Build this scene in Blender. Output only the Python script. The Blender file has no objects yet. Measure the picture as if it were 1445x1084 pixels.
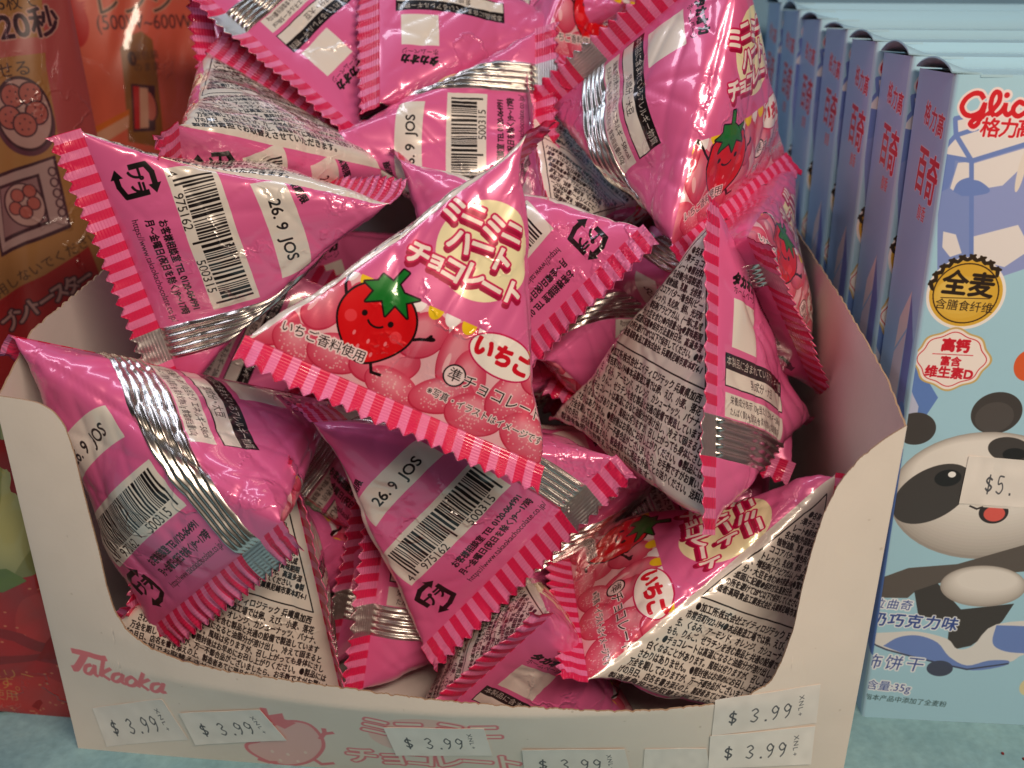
import bpy, math, random
import numpy as np

# ------------------------------------------------------------------ camera, world, lights, exposure
SC = bpy.context.scene
CM = 0.01                                     # everything below is written in centimetres
PITCH = math.radians(25.4)
CAMP = np.array([0.0, -21.3, 21.7])
FPX, CX, CY = 1456.0, 722.5, 542.0            # focal length and centre in photograph pixels
FWD = np.array([0, math.cos(PITCH), -math.sin(PITCH)])
UPV = np.array([0, math.sin(PITCH), math.cos(PITCH)])

cd = bpy.data.cameras.new('camera')
cam = bpy.data.objects.new('camera', cd)
SC.collection.objects.link(cam)
cam.location = CAMP * CM
cam.rotation_euler = (math.radians(90) - PITCH, 0, 0)
cd.sensor_width = 36.0
cd.lens = 36.0 * FPX / 1445.0
cd.clip_start = 0.01
cd.clip_end = 20
cd.dof.use_dof = True
cd.dof.focus_distance = 0.262
cd.dof.aperture_fstop = 15.0
SC.camera = cam

W = bpy.data.worlds.new('World')
SC.world = W
W.use_nodes = True
W.node_tree.nodes['Background'].inputs[0].default_value = (1.0, 0.86, 0.80, 1)
W.node_tree.nodes['Background'].inputs[1].default_value = 0.018

def lamp(name, loc, target, sx, sy, power, col):
    l = bpy.data.lights.new(name, 'AREA')
    l.shape = 'RECTANGLE'
    l.size, l.size_y = sx * CM, sy * CM
    l.energy = power
    l.color = col
    o = bpy.data.objects.new(name, l)
    SC.collection.objects.link(o)
    o.location = np.array(loc) * CM
    from mathutils import Vector
    o.rotation_euler = Vector(np.array(target, float) - np.array(loc, float)).to_track_quat('-Z', 'Y').to_euler()
    return o
lamp('shop_or_fill_lamp', (17, -33, 47), (0, 2, 6), 36, 7, 3.1, (1.0, 0.79, 0.62))
lamp('shop_or_fill_lamp', (-36, 2, 60), (0, 4, 8), 50, 6, .85, (0.90, 0.87, 1.0))  # unseen cool fill, added at left to brighten the boxes' narrow sides
lamp('shop_lamp_cool', (-6, 30, 95), (2, 6, 12), 70, 9, 1.7, (0.74, 0.84, 1.0))

SC.view_settings.view_transform = 'Standard'
SC.view_settings.look = 'None'
SC.view_settings.exposure = -0.22
SC.view_settings.gamma = 1.0

# ------------------------------------------------------------------ geometry helpers
def ray(px, py):
    return FWD + UPV * ((CY - py) / FPX) + np.array([(px - CX) / FPX, 0, 0])
def on_plane(px, py, p0, n):
    r = ray(px, py)
    return CAMP + r * (np.dot(np.array(p0, float) - CAMP, n) / np.dot(r, n))
def unit(v):
    v = np.asarray(v, float)
    return v / np.linalg.norm(v)

def empty(name, label=None, cat=None, group=None, loc=(0, 0, 0)):
    o = bpy.data.objects.new(name, None)
    SC.collection.objects.link(o)
    o.empty_display_size = 0.02
    o.location = np.array(loc) * CM
    tag(o, label, cat, group)
    return o
def tag(o, label=None, cat=None, group=None, kind=None):
    if label: o['label'] = label
    if cat: o['category'] = cat
    if group: o['group'] = group
    if kind: o['kind'] = kind
    return o
def mesh_obj(name, V, faces, mat, parent=None, uv=None, smooth=True):
    """V (n,3) in cm (world); faces list/array; uv per vertex (n,2)"""
    V = np.asarray(V, float).reshape(-1, 3)
    org = np.zeros(3)
    if parent is not None: org = np.array(parent.location) / CM
    me = bpy.data.meshes.new(name)
    F = faces if isinstance(faces, np.ndarray) else None
    if F is not None:
        k = F.shape[1]
        me.vertices.add(len(V)); me.loops.add(F.size); me.polygons.add(len(F))
        me.vertices.foreach_set('co', ((V - org) * CM).astype('f').ravel())
        me.loops.foreach_set('vertex_index', F.astype('i').ravel())
        me.polygons.foreach_set('loop_start', np.arange(0, F.size, k, dtype='i'))
        me.update(calc_edges=True)
    else:
        me.from_pydata([tuple(v) for v in (V - org) * CM], [], [tuple(f) for f in faces])
        me.update()
    if uv is not None:
        uv = np.asarray(uv, 'f')
        li = np.empty(len(me.loops), 'i'); me.loops.foreach_get('vertex_index', li)
        l = me.uv_layers.new(name='UVMap')
        l.data.foreach_set('uv', uv[li].ravel())
    me.polygons.foreach_set('use_smooth', np.full(len(me.polygons), smooth))
    me.materials.append(mat)
    o = bpy.data.objects.new(name, me)
    SC.collection.objects.link(o)
    if parent is not None: o.parent = parent
    return o
def grid_faces(nr, nc, flip=False, base=0):
    i = np.arange(nr - 1)[:, None] * nc + np.arange(nc - 1)[None, :] + base
    f = np.stack([i, i + 1, i + nc + 1, i + nc], -1).reshape(-1, 4)
    return f[:, ::-1] if flip else f
def sheet(P, thick, uvs=None):
    """grid P (r,c,3) -> closed thin solid (verts, faces, uv)"""
    r, c = P.shape[:2]
    du = np.gradient(P, axis=1); dv = np.gradient(P, axis=0)
    n = np.cross(du, dv); n /= np.linalg.norm(n, axis=-1, keepdims=True) + 1e-9
    A = P + n * thick / 2; B = P - n * thick / 2
    idx = np.arange(r * c).reshape(r, c)
    loop = np.concatenate([idx[0, :], idx[1:, -1], idx[-1, -2::-1], idx[-2:0:-1, 0]])
    Af, Bf = A.reshape(-1, 3), B.reshape(-1, 3)
    V = np.concatenate([Af, Bf, Af[loop], Bf[loop]])
    F = [grid_faces(r, c), grid_faces(r, c, True, r * c)]
    m = len(loop); k = np.arange(m); nx = np.roll(k, -1); o1, o2 = 2 * r * c, 2 * r * c + m
    F.append(np.stack([o1 + k, o2 + k, o2 + nx, o1 + nx], -1))
    uv = None
    if uvs is not None:
        uf = uvs.reshape(-1, 2); uv = np.concatenate([uf, uf, uf[loop], uf[loop]])
    return V, np.concatenate(F), uv

# ------------------------------------------------------------------ print painter (flat artwork only: ink colours, no light or shade)
_tc = {}
def text_edges(s):
    if s in _tc: return _tc[s]
    c = bpy.data.curves.new('t', 'FONT'); c.body = s; c.size = 1; c.resolution_u = 3
    o = bpy.data.objects.new('t', c); SC.collection.objects.link(o)
    m = o.evaluated_get(bpy.context.evaluated_depsgraph_get()).to_mesh()
    m.calc_loop_triangles()
    v = np.empty(len(m.vertices) * 3, 'f'); m.vertices.foreach_get('co', v); v = v.reshape(-1, 3)[:, :2].astype(float)
    t = np.empty(len(m.loop_triangles) * 3, 'i'); m.loop_triangles.foreach_get('vertices', t); t = t.reshape(-1, 3)
    bpy.data.objects.remove(o); bpy.data.curves.remove(c)
    if len(t) == 0:
        r = (np.zeros((0, 2)), np.zeros((0, 2)), 0.5)
    else:
        a = np.concatenate([v[t[:, 0]], v[t[:, 1]], v[t[:, 2]]]); b = np.concatenate([v[t[:, 1]], v[t[:, 2]], v[t[:, 0]]])
        r = (a, b, float(v[:, 0].max()))
    _tc[s] = r
    return r
def rgb(*c):
    return np.array(c, float) / 255.0
class Art:
    def __init__(s, w, h, ppc, bg, x0=0.0, y0=0.0, wrap=0.0):
        s.w, s.h, s.p = int(round(w * ppc)), int(round(h * ppc)), ppc
        s.x0, s.y0, s.wrap = x0, y0, wrap
        s.a = np.zeros((s.h, s.w, 4), np.float32); s.a[..., :3] = bg; s.a[..., 3] = 0.0
        s.clip = None
    def cover(s, a, b, K=4):
        """signed area coverage of the edges a->b (px)"""
        if len(a) == 0: return None
        lo = np.floor(np.minimum(a.min(0), b.min(0))).astype(int) - 1
        hi = np.ceil(np.maximum(a.max(0), b.max(0))).astype(int) + 2
        lo = np.maximum(lo, 0); hi = np.minimum(hi, [s.w, s.h])
        if (hi <= lo).any(): return None
        Wd, Hd = hi - lo
        ax, ay, bx_, by = a[:, 0] - lo[0], (a[:, 1] - lo[1]) * K - .5, b[:, 0] - lo[0], (b[:, 1] - lo[1]) * K - .5
        sg = np.where(by > ay, 1.0, -1.0)
        y0 = np.minimum(ay, by); y1 = np.maximum(ay, by)
        r0 = np.maximum(np.ceil(y0), 0).astype(int); r1 = np.minimum(np.ceil(y1), Hd * K).astype(int)
        n = np.maximum(r1 - r0, 0)
        e = np.repeat(np.arange(len(n)), n)
        if len(e) == 0: return None
        off = np.arange(len(e)) - np.repeat(np.cumsum(n) - n, n)
        row = r0[e] + off
        x = ax[e] + (row - ay[e]) / (by[e] - ay[e]) * (bx_[e] - ax[e])
        x = np.clip(x, 0, Wd - 1e-3)
        xi = x.astype(int); fr = x - xi
        idx = (row // K) * (Wd + 2) + xi
        acc = np.bincount(idx, sg[e] * (1 - fr), minlength=Hd * (Wd + 2)) + np.bincount(idx + 1, sg[e] * fr, minlength=Hd * (Wd + 2))[:Hd * (Wd + 2)]
        cov = np.cumsum(acc.reshape(Hd, Wd + 2), 1)[:, :Wd] / K
        return lo, np.clip(np.abs(cov), 0, 1)
    def dilate(s, lc, r):
        lo, c = lc
        R = int(math.ceil(r))
        p = np.pad(c, R)
        out = np.zeros_like(p)
        for dy in range(-R, R + 1):
            w = r * r - dy * dy
            if w < 0: continue
            wx = int(math.sqrt(w))
            q = np.roll(p, dy, 0)
            for dx in range(-wx, wx + 1):
                np.maximum(out, np.roll(q, dx, 1), out=out)
        nlo = lo - R
        y0 = max(0, -nlo[1]); x0 = max(0, -nlo[0])
        y1 = min(out.shape[0], s.h - nlo[1]); x1 = min(out.shape[1], s.w - nlo[0])
        return np.array([nlo[0] + x0, nlo[1] + y0]), out[y0:y1, x0:x1]
    def put(s, lc, col, alpha=1.0, metal=None):
        if lc is None: return
        lo, c = lc
        h, w = c.shape
        if h <= 0 or w <= 0: return
        sl = (slice(lo[1], lo[1] + h), slice(lo[0], lo[0] + w))
        c = c * alpha
        if s.clip is not None: c = c * s.clip[sl]
        c = c[..., None].astype(np.float32)
        t = s.a[sl]
        t[..., :3] = t[..., :3] * (1 - c) + np.asarray(col, np.float32) * c
        m = 0.0 if metal is None else metal
        t[..., 3:] = t[..., 3:] * (1 - c) + m * c
    def px(s, P):
        return (np.asarray(P, float) - [s.x0, s.y0]) * s.p
    def _each(s):
        return (0.0,) if not s.wrap else (0.0, s.wrap, -s.wrap)
    def polycov(s, P, dx=0.0):
        q = s.px(np.asarray(P, float) + [dx, 0])
        if q[:, 0].max() < 0 or q[:, 0].min() > s.w: return None
        return s.cover(q, np.roll(q, -1, 0))
    def poly(s, P, col, alpha=1.0, metal=None, grow=0):
        for dx in s._each():
            c = s.polycov(P, dx)
            if c is not None and grow: c = s.dilate(c, grow * s.p)
            s.put(c, col, alpha, metal)
    def rect(s, x0, y0, x1, y1, col, **k):
        s.poly([(x0, y0), (x1, y0), (x1, y1), (x0, y1)], col, **k)
    def rrect(s, cx, cy, w, h, col, rot=0.0, bend=0.0, **k):
        n = 12
        xs = np.linspace(-w / 2, w / 2, n)
        top = [(x, h / 2 + bend * (1 - (2 * x / w) ** 2)) for x in xs[::-1]]
        bot = [(x, -h / 2 + bend * (1 - (2 * x / w) ** 2)) for x in xs]
        s.poly(s.rot(bot + top, rot) + [cx, cy], col, **k)
    @staticmethod
    def rot(P, d):
        c, n = math.cos(math.radians(d)), math.sin(math.radians(d))
        P = np.asarray(P, float)
        return P @ np.array([[c, n], [-n, c]])
    def ell(s, cx, cy, rx, ry, col, rot=0.0, **k):
        t = np.linspace(0, 2 * math.pi, 48, endpoint=False)
        s.poly(s.rot(np.stack([rx * np.cos(t), ry * np.sin(t)], 1), rot) + [cx, cy], col, **k)
    def ring(s, cx, cy, rx, ry, w, col, rot=0.0, a0=0, a1=360, **k):
        t = np.radians(np.linspace(a0, a1, 48))
        s.line(s.rot(np.stack([rx * np.cos(t), ry * np.sin(t)], 1), rot) + [cx, cy], w, col, **k)
    def line(s, P, w, col, **k):
        P = np.asarray(P, float)
        for dx in s._each():
            ea, eb = [], []
            for i in range(len(P) - 1):
                d = P[i + 1] - P[i]; l = np.hypot(*d)
                if l < 1e-9: continue
                d = d / l * w / 2; nrm = np.array([-d[1], d[0]])
                q = s.px(np.array([P[i] - nrm - d * .5, P[i + 1] - nrm + d * .5, P[i + 1] + nrm + d * .5, P[i] + nrm - d * .5]) + [dx, 0])
                ea.append(q); eb.append(np.roll(q, -1, 0))
            if ea:
                a = np.concatenate(ea); b = np.concatenate(eb)
                if a[:, 0].max() > 0 and a[:, 0].min() < s.w: s.put(s.cover(a, b), col, **k)
    def textcov(s, st, x, y, size, rot=0.0, sx=1.0, align=0.5, dx=0.0, shear=0.0):
        a, b, wd = text_edges(st)
        if len(a) == 0: return None
        def T(v):
            v = (v - [wd * align, 0.33]) * [size * sx, size]
            v = v + np.stack([v[:, 1] * shear, v[:, 1] * 0], 1)
            return s.px(s.rot(v, rot) + [x + dx, y])
        return s.cover(T(a), T(b))
    def text(s, st, x, y, size, col, rot=0.0, sx=1.0, align=0.5, bold=0.0, outline=0.0, ocol=None, shear=0.0, alpha=1.0):
        for dx in s._each():
            if dx and not (-6 < x + dx < s.w / s.p + 6): continue
            c = s.textcov(st, x, y, size, rot, sx, align, dx, shear)
            if c is None: continue
            if outline: s.put(s.dilate(c, outline * s.p), ocol, alpha)
            if bold: c = s.dilate(c, bold * s.p)
            s.put(c, col, alpha)
    def mottle(s, fld, amp, sl=None):
        pass
    def image(s, name):
        im = bpy.data.images.new(name, s.w, s.h, alpha=True)
        im.alpha_mode = 'CHANNEL_PACKED'
        im.pixels.foreach_set(np.ascontiguousarray(np.clip(s.a, 0, 1), dtype=np.float32).ravel())
        im.pack()
        return im
def vnoise(h, w, cell, rng):
    """smooth value noise 0..1"""
    gh, gw = int(h / cell) + 3, int(w / cell) + 3
    g = rng.random((gh, gw))
    y = np.arange(h) / cell; x = np.arange(w) / cell
    yi = y.astype(int); xi = x.astype(int); fy = (y - yi); fx = (x - xi)
    fy = (fy * fy * (3 - 2 * fy))[:, None]; fx = (fx * fx * (3 - 2 * fx))[None, :]
    return (g[yi][:, xi] * (1 - fy) + g[yi + 1][:, xi] * fy) * (1 - fx) + (g[yi][:, xi + 1] * (1 - fy) + g[yi + 1][:, xi + 1] * fy) * fx

# ------------------------------------------------------------------ artwork of the wrapping film
L, H, SW = 7.6, 6.8, 0.80          # seal length, face height, width of the seal strip
PINK = rgb(224, 103, 158); PALE = rgb(228, 118, 166); RED = rgb(216, 30, 84); CREAM = rgb(240, 233, 214)
DPINK = rgb(205, 22, 84); INK = rgb(22, 16, 18); PAPER = rgb(226, 220, 210); SILV = rgb(205, 203, 200)
LEGAL1 = "●名称:準チョコレート●原材料名:砂糖(外国製造)、植物油脂、乳糖、全粉乳、ココアバター/着色料(ビートレッド)、乳化剤、香料、光沢剤、増粘剤(アラビアガム)、(一部に乳成分・大豆を含む)●内容量:10g●賞味期限:底面に記載●保存方法:直射日光、高温多湿の所を避けて28℃以下で保存してください。●製造者:高岡食品工業株式会社 兵庫県尼崎市東本町4-1"
LEGAL2 = "●加工所:株式会社エイティロジテック 兵庫県加西市常吉町922-194●本品製造工場では卵、えび、小麦、落花生、くるみ、アーモンド、オレンジ、カシューナッツ、バナナ、もも、りんご、ゼラチンを含む製品と共通の設備で製造しています。●チョコレートは高温になると油脂分が溶け出し、冷えて固まると白くなることがあります。風味は劣りますが、召し上がっても身体にさしさわりはありません。●開封後はお早めにお召し上がりください。●製品には万全を期しておりますが、万一不都合品がございましたら、お手数ですがお買い上げの月日、店名を書き添えの上、製造者あてに現品を外装ごとお送りください。送料は製造者負担でお取替えさせていただきます。"

def candy(A, cx, cy, rx, ry, rot, dusty, rng):
    A.ell(cx, cy - .03, rx * 1.03, ry * 1.03, rgb(196, 40, 74), rot)
    A.ell(cx, cy, rx, ry, rgb(214, 70, 100), rot)
    for i in range(14):
        f = 1 - i * .055
        A.ell(cx - .012 * i * rx, cy + .024 * i * ry, rx * f * .96, ry * f * .94, rgb(222 + 1.6 * i, 84 + 6 * i, 112 + 5 * i), rot, alpha=.28)
    if dusty:
        for k in range(70):
            a, r = rng.random() * 6.28, math.sqrt(rng.random()) * .85
            q = A.rot([(rx * r * math.cos(a), ry * r * math.sin(a))], rot)[0]
            A.ell(cx + q[0], cy + q[1], .02, .02, rgb(250, 205, 205), alpha=.7)
    else:
        q = A.rot([(-rx * .3, ry * .45)], rot)[0]
        A.ell(cx + q[0], cy + q[1], rx * .3, ry * .14, rgb(255, 205, 208), rot, alpha=.8)

def front_art(A):
    """front face: bottom corners (0,0), (L,0), apex (L/2,H)"""
    rng = np.random.default_rng(4)
    yb = 2.35
    # picture of the sweets
    A.rect(-.25, 0, L + .25, yb, rgb(240, 186, 194))
    for (x, y, rx, ry, r, d) in [(.3, .5, .75, .5, 20, 0), (1.3, 1.5, .7, .5, 80, 0), (1.1, .35, .6, .42, -20, 1), (2.0, .5, .65, .45, 10, 1), (.9, 2.0, .55, .35, 40, 0),
                                 (3.1, .75, .8, .5, 25, 0), (2.9, 1.7, .7, .55, 100, 0), (3.6, 1.7, .62, .48, 60, 0), (3.5, .3, .7, .4, -10, 1), (4.55, 1.6, .85, .45, 95, 0),
                                 (5.0, 1.2, .7, .4, 110, 0), (4.6, .6, .75, .42, 30, 1), (5.5, .5, .7, .5, 10, 1), (6.2, 1.3, .8, .55, 60, 1), (6.9, .5, .75, .5, -15, 1), (6.6, 1.9, .5, .4, 20, 0), (2.2, 2.0, .5, .3, 0, 0)]:
        candy(A, x, y, rx, ry, r, d, rng)
    A.poly([(-.3, yb), (L + .3, yb), (L + .3, H), (-.3, H)], PINK)
    # bunting
    for i in range(20):
        x = -.15 + i * .42
        t = np.radians(np.linspace(180, 360, 20))
        A.poly(np.stack([x + .18 * np.cos(t), yb + .02 + .26 * np.sin(t)], 1), rgb(246, 205, 30) if i % 2 else rgb(250, 240, 240))
    # moon
    A.ell(4.1, 4.0, 1.15, 1.15, rgb(246, 236, 190))
    # wordmark: cream letters with a thick dark pink rim
    M = rgb(206, 20, 84); M2 = rgb(166, 12, 62)
    rows = [("ミニミニ", 3.72, 4.58, .58, .50, -2), ("ハート", 3.95, 3.98, .60, .50, 3), ("チョコレート", 3.86, 3.33, .58, .49, -1)]
    lt = []
    for st, cx, cy, sz, adv, tilt in rows:
        n = len(st); ws = [(.72 if ch in 'ョ' else 1) * adv for ch in st]
        x = cx - sum(ws) / 2
        for i, ch in enumerate(st):
            k = .78 if ch in 'ョ' else 1
            lt.append((ch, x + ws[i] / 2, cy + (.05 if i % 2 else -.04) - (.06 if k < 1 else 0), sz * k, (3 if i % 2 else -4) + tilt))
            x += ws[i]
    for dx, dy, col, r in ((.03, -.1, M2, .072), (0, 0, M, .072)):
        for ch, x, y, sz, rt in lt:
            for ddx in A._each():
                c = A.textcov(ch, x + dx, y + dy, sz, rt, dx=ddx)
                if c is not None: A.put(A.dilate(c, r * A.p), col)
    for ch, x, y, sz, rt in lt:
        A.text(ch, x, y, sz, rgb(250, 236, 226), rt, bold=.028)
    # strawberry
    K = rgb(30, 8, 10)
    cx, cy = 2.52, 1.52
    t = np.linspace(0, 2 * math.pi, 60, endpoint=False)
    body = np.stack([.88 * np.sin(t) * (1 + .10 * np.cos(t)), .86 * np.cos(t) - .10 * np.abs(np.sin(t)) ** 2 * 0 - .12 * (1 - np.cos(t)) * .5], 1)
    body[:, 0] *= np.where(body[:, 1] < 0, 1 - .30 * (body[:, 1] / -.98) ** 2, 1)
    arms = [[(-.78, .15), (-1.0, .5), (-1.08, .8)], [(.8, -.1), (1.05, .05), (1.25, .12)], [(.25, -.85), (.38, -1.1), (.6, -1.08)]]
    for a in arms: A.line(np.array(a) + [cx, cy], .07, K)
    for hx, hy, hr in ((-1.09, .82, 115), (1.28, .15, 20)):
        A.ell(cx + hx, cy + hy, .11, .055, K, hr); A.ell(cx + hx - .03, cy + hy + .03, .08, .04, K, hr + 50)
    A.poly(body * 1.055 + [cx, cy], K)
    A.poly(body + [cx, cy], rgb(224, 12, 22))
    for sx_, sy_ in ((-.35, -.42), (.02, -.48), (.4, -.38), (-.15, -.68), (.2, -.74)):
        A.ell(cx + sx_, cy + sy_, .035, .06, rgb(246, 130, 140))
    A.ell(cx - .58, cy - .1, .14, .14, rgb(240, 60, 70)); A.ell(cx + .55, cy - .15, .14, .14, rgb(240, 60, 70))
    A.ell(cx - .32, cy + .08, .065, .07, K); A.ell(cx + .32, cy + .08, .065, .07, K)
    tt = np.radians(np.linspace(205, 335, 14))
    A.line(np.stack([cx + .2 * np.cos(tt), cy + .02 + .14 * np.sin(tt)], 1), .045, K)
    leaf = np.array([(-.62, .72), (-.34, .62), (-.42, .32), (-.08, .5), (.12, .2), (.22, .52), (.6, .36), (.42, .66), (.68, .86), (.3, .84), (.12, .98), (.22, 1.3), (.08, 1.32), (-.02, .98), (-.3, 1.04), (-.34, .86)])
    A.poly(leaf + [cx, cy], K, grow=.04); A.poly(leaf + [cx, cy], rgb(20, 120, 40))
    # oval with the flavour
    A.ell(5.52, 1.98, .9, .5, DPINK, -3); A.ell(5.52, 1.98, .86, .46, rgb(250, 242, 234), -3)
    A.text("いちご", 5.5, 1.98, .52, rgb(214, 16, 40), -3, bold=.035)
    Wt = rgb(250, 226, 226)
    A.text("いちご香料使用", 1.62, .62, .29, INK, 2, outline=.04, ocol=Wt)
    A.ell(4.66, 1.14, .27, .27, INK); A.ell(4.66, 1.14, .235, .235, Wt); A.text("準", 4.66, 1.14, .34, INK)
    A.text("チョコレート", 5.95, 1.1, .37, INK, -1, outline=.03, ocol=Wt)
    A.text("※写真・イラストはイメージです", 5.75, .55, .225, INK, -1, sx=.92, outline=.03, ocol=Wt)

def para(A, st, O, e, up, h0, h1, xr, size, sx):
    """fill lines going down from height h0 to h1; xr(h) gives the span; the type shrinks until it fits"""
    rot = math.degrees(math.atan2(e[1], e[0]))
    for k in range(30):
        i = 0; h = h0; lines = []
        while i < len(st) and h > h1:
            a, b = xr(h)
            w = 0; j = i
            while j < len(st):
                cw = size * sx * (1.0 if ord(st[j]) > 255 else .56)
                if st[j] in '、。()・': cw *= .62
                if w + cw > b - a: break
                w += cw; j += 1
            if j > i: lines.append((st[i:j], a, b, h)); i = j
            h -= size * 1.07
        if i >= len(st): break
        size *= .98; sx *= .99
    for s_, a, b, h in lines:
        wd = text_edges(s_)[2]
        if wd <= .5: continue
        q = min(1.0, (b - a) / (wd * size))
        p = O + e * a + up * h
        A.text(s_, p[0], p[1], size, INK, rot, sx=q, align=0.0, bold=.009)
def legal_art(A, O, E1, R):
    """white small-print panel on the triangle O, O+E1, R; the text runs along E1"""
    O = np.array(O, float); E1 = np.array(E1, float); R = np.array(R, float)
    n = np.linalg.norm(E1); e = E1 / n; up = np.array([-e[1], e[0]])
    r = R - O; ra, rh = r @ e, r @ up
    c = (O + (O + E1) + R) / 3
    A.poly([c + (p - c) * 1.01 for p in (O, O + E1, R)], PAPER)
    span = lambda m: (lambda h: (h * ra / rh + m, n - h * (n - ra) / rh - m))
    hb = 2.75
    A0, B0 = span(.3)(hb); At, Bt = span(.3)(rh - .75)
    q = [O + e * A0 + up * hb, O + e * B0 + up * hb, O + e * ((At + Bt) / 2) + up * (rh - .55)]
    A.line(q + [q[0]], .035, INK)
    para(A, LEGAL1, O, e, up, rh - 1.15, hb + .12, span(.43), .27, .78)
    para(A, LEGAL2, O, e, up, hb - .24, .22, span(.42), .27, .76)

def recycle(A, x, y, rot):
    s = .44
    def P(a): return A.rot(np.array(a) * s, rot) + [x, y]
    A.line(P([(-.75, -.1), (-.75, .75), (-.2, 1.0), (.5, 1.0)]), .14, INK)
    A.poly(P([(.45, 1.35), (1.0, .95), (.45, .62)]), INK)
    A.line(P([(.85, .5), (.85, -.75), (.2, -1.0), (-.3, -1.0)]), .14, INK)
    A.poly(P([(-.25, -1.35), (-.8, -.95), (-.25, -.62)]), INK)
    A.text("プラ", *P([(.04, 0.02)])[0], .40, INK, rot, bold=.02, sx=.85)
def barcode(A, cx, cy, w, h, rot):
    A.rrect(cx, cy, w, h, PAPER, rot, bend=.05)
    rng = np.random.default_rng(31)
    x = -w / 2 + .32; end = w / 2 - .16; k = 0
    G = {24, 25, 26, 50, 51, 52}
    while x < end:
        bw = .028 * rng.choice([1, 1, 2, 2, 3]); 
        y0 = -h / 2 + (.14 if (k < 2 or abs(x) < .06 or x > end - .12) else .33)
        pts = A.rot([(x, y0), (x + bw, y0), (x + bw, h / 2 - .12), (x, h / 2 - .12)], rot) + [cx, cy]
        A.poly(pts, INK); k += 1
        x += bw + .03 * rng.choice([1, 1, 2])
    for st, fx in (("4", -w / 2 + .17), ("975162", -w * .205), ("500315", w * .25)):
        p = A.rot([(fx, -h / 2 + .17)], rot)[0] + [cx, cy]
        A.text(st, p[0], p[1], .34, INK, rot, sx=.95, bold=.006)
def back_art(A, x0, flip):
    """face with barcode and date, base seal x0..x0+L; flip = printed the other way round"""
    m = x0 + L / 2
    r = 180 if flip else 0
    if not flip:
        recycle(A, x0 + 1.55, .85, 0)
        A.text("お客様相談室 TEL 0120-064991", x0 + 3.95, 1.17, .26, INK, sx=.74, bold=.008)
        A.text("月〜金曜日(祝日を除く)9〜17時", x0 + 3.95, .84, .26, INK, sx=.74, bold=.008)
        A.text("https://www.takaokachocolate.co.jp/", x0 + 3.98, .50, .25, INK, sx=.80, bold=.004)
        barcode(A, x0 + 3.42, 2.2, 3.9, 1.25, 0)
        A.rrect(m - .1, 3.95, 2.7, .85, PAPER, 0, bend=.1)
        A.text("26. 9  JOS", m - .05, 3.98, .42, INK, sx=1.0, bold=.01)
        A.text("賞味期限", m - 1.1, 4.62, .25, INK, 12, bold=.012)
    else:
        recycle(A, x0 + L - 1.3, .8, 180)
        A.text("お客様相談室 TEL 0120-064991", m + .25, .45, .26, INK, 180, sx=.74, bold=.008)
        A.text("月〜金曜日(祝日を除く)9〜17時", m + .25, .79, .26, INK, 180, sx=.74, bold=.008)
        A.text("https://www.takaokachocolate.co.jp/", m + .25, 1.12, .25, INK, 180, sx=.80, bold=.004)
        barcode(A, m + .2, 2.25, 3.6, 1.25, 180)
        A.rrect(m, 4.0, 2.5, .8, PAPER, 180, bend=.1)
        A.text("26. 9  JOS", m, 4.0, .42, INK, 180, bold=.01)
def side_art(A, xs, d, rot, yc, yq):
    """foil gap centre xs, labels follow in direction d (+1/-1); ytop = y where the text lines start"""
    A.rect(xs - .47, -SW - .1, xs + .47, H + SW + .1, SILV, metal=1.0)
    x = xs + d * .78
    A.rrect(x, yc, 3.6, .56, PAPER, rot)
    A.text("栄養成分表示 10g当たり エネルギー58kcal", x + d * .13, yc, .215, INK, rot, sx=.80, bold=.006)
    A.text("たんぱく質0.4g 脂質3.4g 炭水化物6.1g 食塩相当量0.02g", x - d * .13, yc, .20, INK, rot, sx=.66, bold=.006)
    x = xs + d * 1.42
    A.rrect(x, yc, 3.62, .44, INK, rot); A.rrect(x, yc, 3.56, .38, PAPER, rot)
    A.text("乳成分・大豆", x, yc, .25, INK, rot, sx=.9)
    x = xs + d * 1.80
    A.rrect(x, yc, 3.62, .36, INK, rot)
    A.text("本製品に含まれているアレルギー物質", x, yc, .24, PAPER, rot, sx=.86, bold=.006)
    x = xs + d * 2.72
    A.rrect(x, yq, 1.2, 1.15, rgb(232, 226, 216), rot)          # the code printed on this patch is left out
    x = xs + d * 3.5
    A.text("ホームページ", x, yq, .22, INK, rot, sx=.9)
    A.text("タカオカ", x + d * .27, yq, .33, INK, rot, bold=.03, sx=.92, shear=.2)
def stripes(A, skip):
    for y0, y1 in ((-SW - .1, .03), (H - .03, H + SW + .1)):
        A.rect(-.2, y0, 2 * L + .2, y1, PALE)
        x = 0.0
        while x < 2 * L - .05:
            A.rect(x, y0, x + .24, y1, RED)
            x += 2 * L / 33
FH = H + 2 * SW
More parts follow.
